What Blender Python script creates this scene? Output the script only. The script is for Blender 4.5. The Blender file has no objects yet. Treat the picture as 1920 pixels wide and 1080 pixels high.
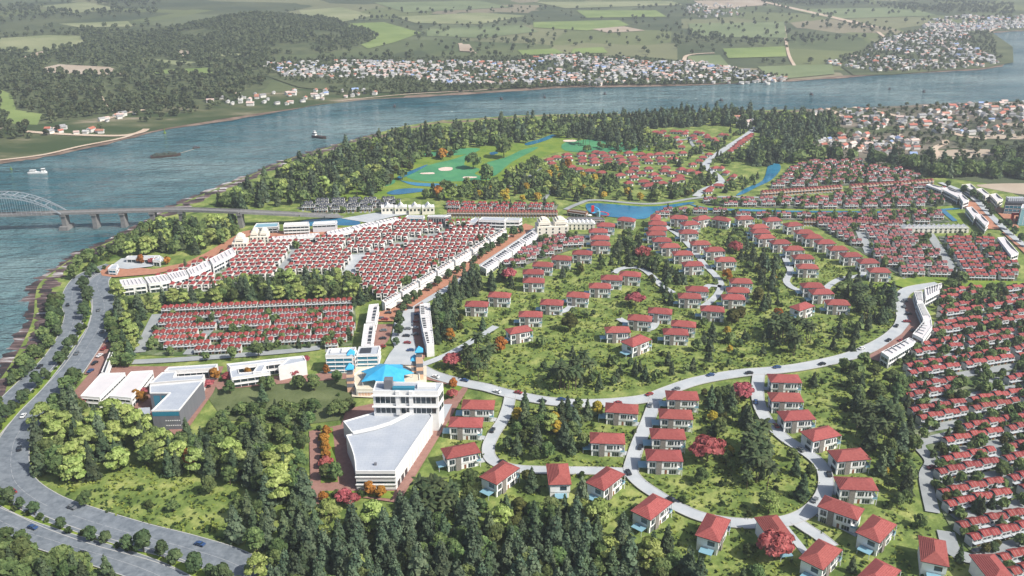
import bpy, bmesh, math, random
import numpy as np
from mathutils import Vector, Matrix
R = math.radians
S = bpy.context.scene
COL = S.collection
random.seed(7); RNG = np.random.default_rng(11)

# ------------------------------------------------------------------ camera, sky, sun, exposure
W, H, F = 1920.0, 1080.0, 1663.0
PITCH, CAMH = R(21.9), 235.0
cam = bpy.data.cameras.new('camera'); cam_o = bpy.data.objects.new('camera', cam); COL.objects.link(cam_o)
cam.sensor_width = 36.0; cam.lens = 36.0 * F / W; cam.clip_start = 5; cam.clip_end = 60000
cam_o.location = (0, 0, CAMH); cam_o.rotation_euler = (R(90) - PITCH, 0, 0)
S.camera = cam_o
SUN_AZ, SUN_EL = R(118), R(45)          # azimuth clockwise from +Y
world = bpy.data.worlds.new("World"); S.world = world; world.use_nodes = True
wn = world.node_tree.nodes; wl = world.node_tree.links
sky = wn.new('ShaderNodeTexSky'); sky.sky_type = 'NISHITA'; sky.sun_disc = False
sky.sun_elevation = SUN_EL; sky.sun_rotation = SUN_AZ; sky.altitude = 100; sky.air_density = 1.0; sky.dust_density = 2.5
wl.new(sky.outputs[0], wn['Background'].inputs[0]); wn['Background'].inputs[1].default_value = 0.105
sun = bpy.data.lights.new('sun', 'SUN'); sun.energy = 4.6; sun.angle = R(0.5); sun.color = (1, 0.95, 0.87)
sun_o = bpy.data.objects.new('sun', sun); COL.objects.link(sun_o)
sd = Vector((math.sin(SUN_AZ)*math.cos(SUN_EL), math.cos(SUN_AZ)*math.cos(SUN_EL), math.sin(SUN_EL)))
sun_o.rotation_euler = sd.to_track_quat('Z', 'Y').to_euler(); sun_o.location = (600, -200, 900)
S.view_settings.view_transform = 'Standard'; S.view_settings.look = 'None'; S.view_settings.gamma = 1
S.view_settings.exposure = 0.45
HAZE = 0.00016
S.cycles.use_denoising = True; S.cycles.max_bounces = 6; S.cycles.diffuse_bounces = 2
S.cycles.volume_bounces = 0; S.cycles.transparent_max_bounces = 4

# ------------------------------------------------------------------ image <-> ground
SP, CP = math.sin(PITCH), math.cos(PITCH)
def G(px, py, z=0.0):
    u = (px - W/2)/F; v = (py - H/2)/F
    dz = -SP - v*CP; dy = CP - v*SP
    t = (z - CAMH)/dz
    return (u*t, dy*t)
def P(x, y, z):
    zc = y*CP - (z-CAMH)*SP
    yc = -(y*SP + (z-CAMH)*CP)
    return (W/2 + F*x/zc, H/2 + F*yc/zc, F/zc)
def GP(pts, z=0.0): return [G(a, b, z) for a, b in pts]
def area2(p): return sum(p[i][0]*p[(i+1) % len(p)][1]-p[(i+1) % len(p)][0]*p[i][1] for i in range(len(p)))
def ccw(p): return list(p) if area2(p) > 0 else list(reversed(p))
def inside(poly, xs, ys):
    xs = np.asarray(xs, float); ys = np.asarray(ys, float); r = np.zeros(xs.shape, bool)
    n = len(poly); j = n-1
    for i in range(n):
        xi, yi = poly[i]; xj, yj = poly[j]
        if yi != yj:
            r ^= ((yi > ys) != (yj > ys)) & (xs < (xj-xi)*(ys-yi)/(yj-yi)+xi)
        j = i
    return r
def smooth(pts, n=6, closed=False):
    out = []; N = len(pts)
    for i in range(N if closed else N-1):
        p = [pts[(i+k) % N] if closed else pts[min(max(i+k, 0), N-1)] for k in (-1, 0, 1, 2)]
        for s in range(n):
            t = s/n
            out.append(tuple(0.5*((2*p[1][d])+(-p[0][d]+p[2][d])*t+(2*p[0][d]-5*p[1][d]+4*p[2][d]-p[3][d])*t*t+(-p[0][d]+3*p[1][d]-3*p[2][d]+p[3][d])*t**3) for d in (0, 1)))
    if not closed: out.append(pts[-1])
    return out
# two half-size maps of the frame: where nothing may root, and what trees should not hide
EXCL = np.zeros((540, 960), bool); PROT = np.zeros((540, 960), bool)
def raster(mask, px_poly):
    xs = [p[0]/2 for p in px_poly]; ys = [p[1]/2 for p in px_poly]
    x0, x1 = max(0, int(min(xs))), min(959, int(max(xs))+1); y0, y1 = max(0, int(min(ys))), min(539, int(max(ys))+1)
    if x1 < x0 or y1 < y0: return
    gx, gy = np.meshgrid(np.arange(x0, x1+1)+.5, np.arange(y0, y1+1)+.5)
    mask[y0:y1+1, x0:x1+1] |= inside(list(zip(xs, ys)), gx, gy)
def raster_w(mask, world_poly, z=0.0): raster(mask, [P(x, y, z)[:2] for x, y in world_poly])

# ------------------------------------------------------------------ materials
MATS = {}
def mat(name, col, rough=.7, col2=None, scale=.2, spec=.3, bump=0, bscale=1, detail=4, metal=0, transl=0, rnd=0, col3=None, contrast=(.35, .65), stretch=None, wpos=False):
    if name in MATS: return MATS[name]
    m = bpy.data.materials.new(name); m.use_nodes = True; nt = m.node_tree; N = nt.nodes; L = nt.links
    b = N['Principled BSDF']; b.inputs['Roughness'].default_value = rough; b.inputs['Specular IOR Level'].default_value = spec
    b.inputs['Metallic'].default_value = metal
    c = (*col, 1); b.inputs['Base Color'].default_value = c
    out = None
    tc = None
    if col2 or bump:
        if wpos: tc = N.new('ShaderNodeNewGeometry').outputs['Position']
        else: tc = N.new('ShaderNodeTexCoord').outputs['Object']
        if stretch:
            mp = N.new('ShaderNodeMapping'); mp.inputs['Scale'].default_value = stretch; L.new(tc, mp.inputs['Vector']); tc = mp.outputs[0]
    if col2:
        n = N.new('ShaderNodeTexNoise'); n.inputs['Scale'].default_value = scale; n.inputs['Detail'].default_value = detail; n.inputs['Roughness'].default_value = .62
        L.new(tc, n.inputs['Vector'])
        r = N.new('ShaderNodeValToRGB'); e = r.color_ramp.elements
        e[0].position = contrast[0]; e[0].color = c; e[1].position = contrast[1]; e[1].color = (*col2, 1)
        if col3:
            k = e.new((contrast[0]+contrast[1])/2); k.color = (*col3, 1)
        L.new(n.outputs[0], r.inputs[0]); out = r.outputs[0]
    if rnd:
        oi = N.new('ShaderNodeObjectInfo'); hs = N.new('ShaderNodeHueSaturation')
        mr = N.new('ShaderNodeMapRange'); mr.inputs[3].default_value = 1-rnd; mr.inputs[4].default_value = 1+rnd
        L.new(oi.outputs['Random'], mr.inputs[0]); L.new(mr.outputs[0], hs.inputs['Value'])
        mh = N.new('ShaderNodeMapRange'); hv = rnd*.07 if transl else rnd*.02; mh.inputs[3].default_value = .5-hv; mh.inputs[4].default_value = .5+hv
        mm = N.new('ShaderNodeMath'); mm.operation = 'FRACT'; m2 = N.new('ShaderNodeMath'); m2.operation = 'MULTIPLY'; m2.inputs[1].default_value = 7.3
        L.new(oi.outputs['Random'], m2.inputs[0]); L.new(m2.outputs[0], mm.inputs[0]); L.new(mm.outputs[0], mh.inputs[0]); L.new(mh.outputs[0], hs.inputs['Hue'])
        if out: L.new(out, hs.inputs['Color'])
        else: hs.inputs['Color'].default_value = c
        out = hs.outputs[0]
    if out: L.new(out, b.inputs['Base Color'])
    if bump:
        n2 = N.new('ShaderNodeTexNoise'); n2.inputs['Scale'].default_value = bscale; n2.inputs['Detail'].default_value = 3; L.new(tc, n2.inputs['Vector'])
        bp = N.new('ShaderNodeBump'); bp.inputs['Strength'].default_value = bump; bp.inputs['Distance'].default_value = 1.0
        L.new(n2.outputs[0], bp.inputs['Height']); L.new(bp.outputs[0], b.inputs['Normal'])
    if transl:
        t = N.new('ShaderNodeBsdfTranslucent'); mx = N.new('ShaderNodeMixShader'); mx.inputs[0].default_value = transl
        if out: L.new(out, t.inputs[0])
        else: t.inputs[0].default_value = c
        L.new(b.outputs[0], mx.inputs[1]); L.new(t.outputs[0], mx.inputs[2]); L.new(mx.outputs[0], N['Material Output'].inputs[0])
    MATS[name] = m; return m
def leafmat(name, c, c2, rnd=.25, scale=.35): return mat(name, c, .75, c2, scale, .15, transl=.3, rnd=rnd, detail=3)

m_ground = mat('far_ground', (.06, .08, .04), .95, (.17, .18, .09), .004, .1, detail=12, wpos=True, contrast=(.38, .66))
def fields_of(m):
    nt = m.node_tree; N = nt.nodes; L = nt.links
    g = N.new('ShaderNodeNewGeometry'); mp = N.new('ShaderNodeMapping'); mp.inputs['Scale'].default_value = (.0042, .0028, 0); mp.inputs['Rotation'].default_value = (0, 0, .25); L.new(g.outputs['Position'], mp.inputs[0])
    v = N.new('ShaderNodeTexVoronoi'); v.distance = 'CHEBYCHEV'; v.inputs['Scale'].default_value = 1; v.inputs['Randomness'].default_value = .8; L.new(mp.outputs[0], v.inputs['Vector'])
    sp = N.new('ShaderNodeSeparateColor'); L.new(v.outputs['Color'], sp.inputs[0])
    r = N.new('ShaderNodeValToRGB'); r.color_ramp.interpolation = 'CONSTANT'; e = r.color_ramp.elements; e[0].color = (.055, .075, .04, 1); e[1].position = .3; e[1].color = (.10, .13, .055, 1)
    for p, c in ((.48, (.16, .19, .075, 1)), (.64, (.24, .24, .13, 1)), (.74, (.07, .09, .045, 1)), (.86, (.14, .17, .09, 1)), (.95, (.34, .28, .2, 1))): k = e.new(p); k.color = c
    L.new(sp.outputs[0], r.inputs[0]); mx = N.new('ShaderNodeMix'); mx.data_type = 'RGBA'; mx.inputs[0].default_value = .55
    b = N['Principled BSDF']; src = b.inputs['Base Color'].links[0].from_socket; L.new(src, mx.inputs[6]); L.new(r.outputs[0], mx.inputs[7]); L.new(mx.outputs[2], b.inputs['Base Color'])
fields_of(m_ground)
m_site = mat('site_grass', (.075, .12, .03), .95, (.31, .335, .11), .08, .1, detail=13, wpos=True, contrast=(.33, .66), col3=(.155, .21, .055), bump=.6, bscale=.5)
m_lawn = mat('olive_lawn', (.075, .10, .04), .95, (.15, .175, .08), .05, .1, detail=8, wpos=True, bump=.3, bscale=.6)
m_verge = mat('bright_verge', (.11, .19, .03), .95, (.22, .28, .05), .12, .1, detail=8, wpos=True)
m_fair = mat('fairway', (.05, .20, .10), .95, (.085, .27, .12), .04, .1, detail=6, wpos=True)
m_rough = mat('golf_rough', (.11, .19, .03), .95, (.20, .26, .04), .05, .1, detail=8, wpos=True)
m_sand = mat('sand', (.62, .47, .40), .95, (.7, .58, .5), .3, .1, wpos=True)
m_asph = mat('asphalt', (.12, .142, .165), .9, (.205, .23, .255), .35, .2, detail=12, wpos=True)
m_road = mat('pale_road', (.36, .39, .41), .9, (.46, .48, .49), .1, .2, detail=9, wpos=True)
m_lane = mat('grey_lane', (.25, .27, .275), .9, (.33, .35, .35), .1, .2, detail=9, wpos=True)
m_kerb = mat('kerb_stone', (.42, .42, .41), .9)
m_mark = mat('road_paint', (.36, .37, .38), .8)
m_brick = mat('brick_paving', (.24, .13, .105), .9, (.31, .175, .145), .5, .2, detail=9, wpos=True)
m_brick2 = mat('terracotta_paving', (.36, .165, .10), .9, (.42, .21, .14), .4, .2, detail=9, wpos=True)
m_cream = mat('cream_paving', (.58, .52, .40), .9, (.64, .58, .47), .3, .2, wpos=True)
m_white = mat('white_plaster', (.66, .66, .65), .75, (.74, .735, .72), .35, .3)
m_villa = mat('villa_plaster', (.76, .765, .76), .75, (.83, .83, .82), .3, .3)
m_creamw = mat('cream_plaster', (.70, .66, .56), .75, (.76, .72, .63), .3, .3)
m_greyw = mat('grey_cladding', (.135, .14, .16), .6, (.165, .17, .19), .6, .3, stretch=(1, 1, .05))
m_flat = mat('flat_roof', (.36, .395, .45), .6, (.43, .46, .50), .12, .3, detail=8)
def seams(m, sx=.16, amt=.25):
    nt = m.node_tree; N = nt.nodes; L = nt.links; tc = N.new('ShaderNodeTexCoord'); br = N.new('ShaderNodeTexBrick'); br.inputs['Scale'].default_value = sx; br.inputs['Mortar Size'].default_value = .012
    br.inputs['Color1'].default_value = (1, 1, 1, 1); br.inputs['Color2'].default_value = (.93, .93, .93, 1); br.inputs['Mortar'].default_value = (.6, .6, .6, 1); L.new(tc.outputs['Object'], br.inputs['Vector'])
    mx = N.new('ShaderNodeMix'); mx.data_type = 'RGBA'; mx.blend_type = 'MULTIPLY'; mx.inputs[0].default_value = amt*2; b = N['Principled BSDF']; src = b.inputs['Base Color'].links[0].from_socket
    L.new(src, mx.inputs[6]); L.new(br.outputs[0], mx.inputs[7]); L.new(mx.outputs[2], b.inputs['Base Color'])
seams(m_flat)
m_flatd = mat('dark_roof_deck', (.035, .04, .05), .5, (.055, .06, .07), .3, .3)
m_pinkc = mat('pinkish_roof', (.60, .50, .44), .7, (.66, .57, .51), .3, .3)
m_pinkr = mat('pale_roof', (.56, .54, .545), .65, (.62, .58, .58), .2, .3)
m_glass = mat('window_glass', (.02, .035, .045), .12, spec=.7)
m_bglass = mat('blue_glass', (.03, .19, .28), .15, spec=.7)
m_frame = mat('window_frame', (.72, .72, .72), .6)
m_stone = mat('stone_cladding', (.16, .145, .13), .85, (.27, .25, .23), 1.6, .2)
m_timber = mat('timber', (.23, .10, .055), .7)
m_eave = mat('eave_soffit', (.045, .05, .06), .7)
m_blue = mat('blue_membrane', (.035, .34, .60), .45, (.06, .41, .66), .2, .4)
m_canopy = mat('blue_canopy', (.20, .37, .45), .3, spec=.5)
m_pool = mat('pool_water', (.03, .22, .30), .1, spec=.5)
m_peach = mat('peach_wall', (.66, .40, .26), .8, (.7, .48, .35), .2)
m_bark = mat('bark', (.09, .065, .045), .9, (.14, .11, .08), 2.0, .1)
m_steel = mat('painted_steel', (.55, .57, .6), .45)
m_arch = mat('arch_steel', (.30, .33, .36), .5)
m_conc = mat('concrete', (.17, .17, .17), .85, (.23, .225, .22), .4, .2)
m_rust = mat('rusty_hull', (.05, .035, .03), .7, (.09, .055, .045), .3)
m_darkhull = mat('dark_cargo', (.045, .06, .05), .85, (.075, .09, .07), .3)
m_red = mat('red_paint', (.6, .02, .03), .4)
m_tyre = mat('tyre_rubber', (.02, .02, .02), .8)
# clay tiles with courses
def tile(name, c, c2, rnd=0.0):
    m = mat(name, c, .75, c2, .9, .2, detail=5, rnd=rnd, contrast=(.3, .7)); nt = m.node_tree
    w = nt.nodes.new('ShaderNodeTexWave'); w.bands_direction = 'Z'; w.inputs['Scale'].default_value = 1.1; w.inputs['Distortion'].default_value = .6; w.inputs['Detail'].default_value = 2
    tc = nt.nodes.new('ShaderNodeTexCoord'); nt.links.new(tc.outputs['Object'], w.inputs[0])
    bp = nt.nodes.new('ShaderNodeBump'); bp.inputs['Strength'].default_value = .5; bp.inputs['Distance'].default_value = .2
    nt.links.new(w.outputs[1], bp.inputs['Height']); nt.links.new(bp.outputs[0], nt.nodes['Principled BSDF'].inputs['Normal'])
    return m
m_tile = tile('red_clay_tile', (.225, .052, .048), (.325, .092, .082), .14)
m_tile2 = tile('crimson_tile', (.20, .032, .032), (.31, .066, .058), .22)
m_tile3 = tile('slate_tile', (.05, .055, .07), (.09, .095, .11), .15)
m_tile4 = tile('mauve_tile', (.18, .048, .054), (.28, .088, .09), .24)
CARC = [mat('car_paint_'+n, c, .3, spec=.6) for n, c in (('white', (.7, .7, .7)), ('black', (.02, .02, .025)), ('red', (.26, .03, .03)), ('blue', (.03, .07, .18)), ('grey', (.14, .15, .16)))]

# ------------------------------------------------------------------ mesh building
class MB:
    def __init__(s): s.v = []; s.f = []; s.m = []
    def quad(s, *p, m=0):
        n = len(s.v); s.v += [tuple(q) for q in p]; s.f.append(tuple(range(n, n+len(p)))); s.m.append(m)
    def box(s, x0, x1, y0, y1, z0, z1, m=0, mt=None, bottom=True):
        n = len(s.v); s.v += [(x, y, z) for z in (z0, z1) for x, y in ((x0, y0), (x1, y0), (x1, y1), (x0, y1))]
        fs = [(0, 1, 5, 4), (1, 2, 6, 5), (2, 3, 7, 6), (3, 0, 4, 7), (4, 5, 6, 7)] + ([(3, 2, 1, 0)] if bottom else [])
        for i, f in enumerate(fs): s.f.append(tuple(n+k for k in f)); s.m.append(mt if (i == 4 and mt is not None) else m)
    def prism(s, poly, z0, z1, m=0, mt=None):
        poly = ccw(poly); k = len(poly); n = len(s.v)
        s.v += [(x, y, z0) for x, y in poly] + [(x, y, z1) for x, y in poly]
        for i in range(k): s.f.append((n+i, n+(i+1) % k, n+k+(i+1) % k, n+k+i)); s.m.append(m)
        s.f.append(tuple(n+k+i for i in range(k))); s.m.append(m if mt is None else mt)
        s.f.append(tuple(n+k-1-i for i in range(k))); s.m.append(m)
    def sheet(s, poly, z, m=0): s.quad(*[(x, y, z) for x, y in ccw(poly)], m=m)
    def hip(s, x0, x1, y0, y1, z, rise, m=0, me=None, t=.18):
        me = m if me is None else me
        s.box(x0, x1, y0, y1, z-t, z, me)
        lx, ly = x1-x0, y1-y0
        if lx >= ly: a, b = (x0+ly/2*.92, (y0+y1)/2, z+rise), (x1-ly/2*.92, (y0+y1)/2, z+rise)
        else: a, b = ((x0+x1)/2, y0+lx/2*.92, z+rise), ((x0+x1)/2, y1-lx/2*.92, z+rise)
        z += .004
        c = [(x0, y0, z), (x1, y0, z), (x1, y1, z), (x0, y1, z)]
        if lx >= ly:
            s.quad(c[0], c[1], b, a, m=m); s.quad(c[1], c[2], b, m=m); s.quad(c[2], c[3], a, b, m=m); s.quad(c[3], c[0], a, m=m)
        else:
            s.quad(c[0], c[1], a, m=m); s.quad(c[1], c[2], b, a, m=m); s.quad(c[2], c[3], b, m=m); s.quad(c[3], c[0], a, b, m=m)
    def gable(s, x0, x1, y0, y1, z, rise, m=0, me=None, axis='x', t=.15):
        me = m if me is None else me
        if axis == 'x':
            ym = (y0+y1)/2
            s.quad((x0, y0, z), (x1, y0, z), (x1, ym, z+rise), (x0, ym, z+rise), m=m); s.quad((x1, y1, z), (x0, y1, z), (x0, ym, z+rise), (x1, ym, z+rise), m=m)
            s.quad((x0, y1, z), (x0, y0, z), (x0, ym, z+rise), m=me); s.quad((x1, y0, z), (x1, y1, z), (x1, ym, z+rise), m=me)
        else:
            xm = (x0+x1)/2
            s.quad((x0, y0, z), (xm, y0, z+rise), (xm, y1, z+rise), (x0, y1, z), m=m); s.quad((x1, y1, z), (xm, y1, z+rise), (xm, y0, z+rise), (x1, y0, z), m=m)
            s.quad((x0, y0, z), (x1, y0, z), (xm, y0, z+rise), m=me); s.quad((x1, y1, z), (x0, y1, z), (xm, y1, z+rise), m=me)
    def tube(s, p, q, r0, r1, n=6, m=0):
        p = Vector(p); q = Vector(q); d = (q-p).normalized(); a = d.orthogonal().normalized(); b = d.cross(a); k = len(s.v)
        for c, r in ((p, r0), (q, r1)):
            for i in range(n):
                t = 2*math.pi*i/n; s.v.append(tuple(c+r*(math.cos(t)*a+math.sin(t)*b)))
        for i in range(n): s.f.append((k+i, k+(i+1) % n, k+n+(i+1) % n, k+n+i)); s.m.append(m)
        s.f.append(tuple(k+n+i for i in range(n))); s.m.append(m)
        s.f.append(tuple(k+n-1-i for i in range(n))); s.m.append(m)
    def bar(s, p, q, w, h, m=0):      # upright rectangular bar along p-q, top at the given z
        (x0, y0, z0), (x1, y1, z1) = p, q; l = math.hypot(x1-x0, y1-y0) or 1; nx, ny = -(y1-y0)/l*w/2, (x1-x0)/l*w/2; k = len(s.v)
        for x, y, z in (p, q):
            s.v += [(x+nx, y+ny, z-h), (x-nx, y-ny, z-h), (x-nx, y-ny, z), (x+nx, y+ny, z)]
        for f in ((0, 1, 2, 3), (7, 6, 5, 4), (1, 5, 6, 2), (4, 0, 3, 7), (3, 2, 6, 7), (5, 1, 0, 4)): s.f.append(tuple(k+i for i in f)); s.m.append(m)
    def move(s, k, yaw, loc):
        c, n = math.cos(yaw), math.sin(yaw)
        for i in range(k, len(s.v)):
            x, y, z = s.v[i]; s.v[i] = (x*c-y*n+loc[0], x*n+y*c+loc[1], z+loc[2])
    def mesh(s, name, mats, smooth=False):
        me = bpy.data.meshes.new(name); me.from_pydata(s.v, [], s.f)
        for m in mats: me.materials.append(m)
        me.polygons.foreach_set('material_index', s.m)
        if smooth: me.polygons.foreach_set('use_smooth', [True]*len(s.f))
        me.update(); return me
    def build(s, name, mats, parent=None, smooth=False):
        o = bpy.data.objects.new(name, s.mesh(name, mats, smooth)); COL.objects.link(o)
        if parent: o.parent = parent
        return o
def tag(o, label=None, cat=None, group=None, kind=None):
    if label: o['label'] = label
    if cat: o['category'] = cat
    if group: o['group'] = group
    if kind: o['kind'] = kind
    return o
def empty(name, loc=(0, 0, 0), yaw=0, label=None, cat=None, group=None):
    o = bpy.data.objects.new(name, None); COL.objects.link(o); o.location = loc; o.rotation_euler = (0, 0, yaw); o.empty_display_size = 2
    return tag(o, label, cat, group)
def struct(name, mb, mats): return tag(mb.build(name, mats), kind='structure')
ORD = 'first second third fourth fifth sixth seventh eighth ninth tenth eleventh twelfth thirteenth fourteenth fifteenth sixteenth seventeenth eighteenth nineteenth twentieth'.split()
def od(i): return ORD[i] if i < 20 else f'{i+1}th'

# ------------------------------------------------------------------ prototypes and copies
class Proto:                          # parts: (name, mesh, index of parent part or None)
    def __init__(s, parts, far=None):
        s.parts = parts; s.arr = None; s.far = far
    def arrays(s):
        if s.arr is None:
            V = []; LI = []; LT = []; MI = []; mats = []; off = 0
            for _, me, _p in s.parts:
                v = np.empty(len(me.vertices)*3); me.vertices.foreach_get('co', v)
                li = np.empty(len(me.loops), int); me.loops.foreach_get('vertex_index', li)
                lt = np.empty(len(me.polygons), int); me.polygons.foreach_get('loop_total', lt)
                mi = np.empty(len(me.polygons), int); me.polygons.foreach_get('material_index', mi)
                V.append(v.reshape(-1, 3)); LI.append(li+off); LT.append(lt); MI.append(mi+len(mats)); mats += list(me.materials); off += len(V[-1])
            s.arr = (np.concatenate(V), np.concatenate(LI), np.concatenate(LT), np.concatenate(MI), mats)
        return s.arr
    def place(s, name, loc, yaw, sc, label, cat, group):
        if len(s.parts) == 1:
            o = bpy.data.objects.new(name, s.parts[0][1]); COL.objects.link(o); root = o
        else:
            root = bpy.data.objects.new(name, None); COL.objects.link(root); made = []
            for pn, me, pi in s.parts:
                c = bpy.data.objects.new(pn, me); COL.objects.link(c); c.parent = root if pi is None else made[pi]; made.append(c)
        root.location = loc; root.rotation_euler = (0, 0, yaw); root.scale = (sc, sc, sc) if not isinstance(sc, tuple) else sc
        return tag(root, label, cat, group)
def joined(name, items, label, cat=None):       # many copies as ONE mesh of kind stuff
    V = []; LI = []; LT = []; MI = []; mats = []; midx = {}; off = 0
    for pr, loc, yaw, sc in items:
        v, li, lt, mi, ms = (pr.far or pr).arrays()
        sx, sy, sz = sc if isinstance(sc, tuple) else (sc, sc, sc)
        c, n = math.cos(yaw), math.sin(yaw); x = v[:, 0]*sx; y = v[:, 1]*sy
        V.append(np.stack([x*c-y*n+loc[0], x*n+y*c+loc[1], v[:, 2]*sz+loc[2]], 1)); LI.append(li+off); LT.append(lt); off += len(v)
        rm = []
        for q in ms:
            if q.name not in midx: midx[q.name] = len(mats); mats.append(q)
            rm.append(midx[q.name])
        MI.append(np.array(rm)[mi])
    if not V: return None
    V = np.concatenate(V); LI = np.concatenate(LI); LT = np.concatenate(LT); MI = np.concatenate(MI)
    me = bpy.data.meshes.new(name); me.vertices.add(len(V)); me.vertices.foreach_set('co', V.ravel())
    me.loops.add(len(LI)); me.loops.foreach_set('vertex_index', LI.astype(np.int32))
    me.polygons.add(len(LT)); me.polygons.foreach_set('loop_start', np.concatenate([[0], np.cumsum(LT)[:-1]]).astype(np.int32))
    me.polygons.foreach_set('loop_total', LT.astype(np.int32))
    for m in mats: me.materials.append(m)
    me.polygons.foreach_set('material_index', MI.astype(np.int32)); me.update(calc_edges=True)
    o = bpy.data.objects.new(name, me); COL.objects.link(o)
    return tag(o, label, cat, kind='stuff')
QUEUE = {}                            # kind -> records; the 300 largest become things, the rest one stuff mesh
def put(kind, name, proto, x, y, yaw=0, sc=1, label='', group='', z=0, size=10, keep=False):
    px, py, s = P(x, y, z+size/2)
    s1 = sc if not isinstance(sc, tuple) else sc[2]
    vis = -60 < px < 1980 and -40 < py < 1200
    if py-size*s1*s*.5 > 1085 or not vis: 
        if not (keep or kind == 'x'): 
            if px < -150 or px > 2070 or py > 1250: return
            s = .01
    QUEUE.setdefault(kind, []).append(((1e3 if keep else 0)+s*size*s1, name, proto, (x, y, z), yaw, sc, label, group))
def flush(kind, cat, stuff_name, stuff_label, cap=300):
    q = sorted(QUEUE.get(kind, []), key=lambda r: -r[0])
    for r in q[:cap]: r[2].place(r[1], r[3], r[4], r[5], r[6], cat, r[7])
    if len(q) > cap: joined(stuff_name, [(r[2], r[3], r[4], r[5]) for r in q[cap:]], stuff_label, cat+' mass')
    print('FLUSH', kind, len(q))

# ------------------------------------------------------------------ the setting: land, river, fields
mb = MB(); mb.sheet([(-6400, -300), (6400, -300), (6400, 8900), (-6400, 8900)], 0); struct('ground', mb, [m_ground])

FAR_BANK = [(-900, 420), (-300, 350), (0, 305), (60, 298), (150, 280), (230, 262), (300, 245), (400, 230), (520, 210), (640, 190), (760, 183), (900, 175), (1060, 164), (1130, 163), (1300, 160), (1480, 152), (1560, 147), (1640, 141), (1760, 135), (1850, 128), (1878, 121), (1870, 113), (1845, 102), (1826, 90), (1815, 78), (1825, 67), (1860, 62), (1920, 58), (2100, 54), (2300, 50)]
NEAR_BANK = [(2300, 180), (1920, 190), (1800, 194), (1600, 203), (1500, 206), (1400, 208), (1270, 213), (1200, 214), (1000, 216), (900, 222), (820, 228), (750, 239), (690, 256), (650, 267), (600, 282), (540, 300), (480, 325), (400, 357), (330, 387), (260, 427), (200, 457), (150, 477), (112, 502), (75, 532), (66, 560), (62, 600), (40, 650), (10, 700), (-60, 800), (-160, 1000), (-260, 1300)]
fb = smooth(FAR_BANK, 4); nb = smooth(NEAR_BANK, 4)
mw = bpy.data.materials.new('river_water'); mw.use_nodes = True; nt = mw.node_tree; b = nt.nodes['Principled BSDF']
b.inputs['Roughness'].default_value = .12; b.inputs['IOR'].default_value = 1.33; b.inputs['Specular IOR Level'].default_value = .5
geo = nt.nodes.new('ShaderNodeNewGeometry')
def _noise(scale, stretch, detail=4):
    mp = nt.nodes.new('ShaderNodeMapping'); mp.inputs['Scale'].default_value = stretch; nt.links.new(geo.outputs['Position'], mp.inputs[0])
    n = nt.nodes.new('ShaderNodeTexNoise'); n.inputs['Scale'].default_value = scale; n.inputs['Detail'].default_value = detail; n.inputs['Roughness'].default_value = .6
    nt.links.new(mp.outputs[0], n.inputs['Vector']); return n
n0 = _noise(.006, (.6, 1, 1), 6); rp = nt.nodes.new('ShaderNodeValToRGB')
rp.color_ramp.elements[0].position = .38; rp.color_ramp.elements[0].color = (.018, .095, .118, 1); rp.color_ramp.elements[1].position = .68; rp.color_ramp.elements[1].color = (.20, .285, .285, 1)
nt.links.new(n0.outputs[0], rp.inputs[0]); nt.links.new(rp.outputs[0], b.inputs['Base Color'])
n1 = _noise(.05, (.35, 1, 1), 5); n2 = _noise(.22, (.45, 1, 1), 3)
bp1 = nt.nodes.new('ShaderNodeBump'); bp1.inputs['Strength'].default_value = .9; bp1.inputs['Distance'].default_value = 22
bp2 = nt.nodes.new('ShaderNodeBump'); bp2.inputs['Strength'].default_value = .8; bp2.inputs['Distance'].default_value = 3.5
nt.links.new(n1.outputs[0], bp1.inputs['Height']); nt.links.new(n2.outputs[0], bp2.inputs['Height']); nt.links.new(bp1.outputs[0], bp2.inputs['Normal']); nt.links.new(bp2.outputs[0], b.inputs['Normal'])
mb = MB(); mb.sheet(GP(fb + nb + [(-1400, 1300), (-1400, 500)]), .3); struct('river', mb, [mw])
# the development's own ground, inside the river bend
SITE = nb + [(-260, 1500), (2600, 1500), (2600, 330), (1920, 345), (1740, 330), (1560, 302), (1500, 290), (1560, 240), (1480, 207)]
SITE = [p for p in nb if p[0] <= 1500] + [(-260, 1500), (2900, 1500), (2900, 400), (1920, 372), (1850, 345), (1740, 330), (1600, 305), (1520, 285), (1570, 250), (1560, 222)]
mb = MB(); mb.sheet(GP(SITE), .6); struct('grass_land', mb, [m_site])
# rocky near bank: a stepped ribbon with pale and brown streaks along the water
m_bank = mat('bank_rock', (.035, .03, .032), .9, (.55, .54, .53), .14, .2, detail=9, wpos=True, contrast=(.44, .66), col3=(.13, .085, .08), stretch=(.16, 1.0, 1), bump=.5)
def strip_px(pts, w0, w1, z0, z1, name, m, jitter=0):
    wp = GP(pts); mb = MB(); rows = []
    for i, (x, y) in enumerate(wp):
        a = wp[max(i-1, 0)]; c = wp[min(i+1, len(wp)-1)]; dx, dy = c[0]-a[0], c[1]-a[1]; l = math.hypot(dx, dy) or 1; nx, ny = -dy/l, dx/l
        j = 1+random.uniform(-jitter, jitter)
        rows.append(((x-nx*w0*j, y-ny*w0*j, z0), (x+nx*w1*j, y+ny*w1*j, z1), (x+nx*(w1*j+3), y+ny*(w1*j+3), .3)))
    for a, c in zip(rows, rows[1:]):
        mb.quad(a[0], c[0], c[1], a[1]); mb.quad(a[1], c[1], c[2], a[2])
    return struct(name, mb, [m])
nb_w = [p for p in smooth(NEAR_BANK, 8) if p[1] > 250]
strip_px(nb_w, 11, 10, .1, .9, 'river_bank', m_bank, .55)
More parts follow.
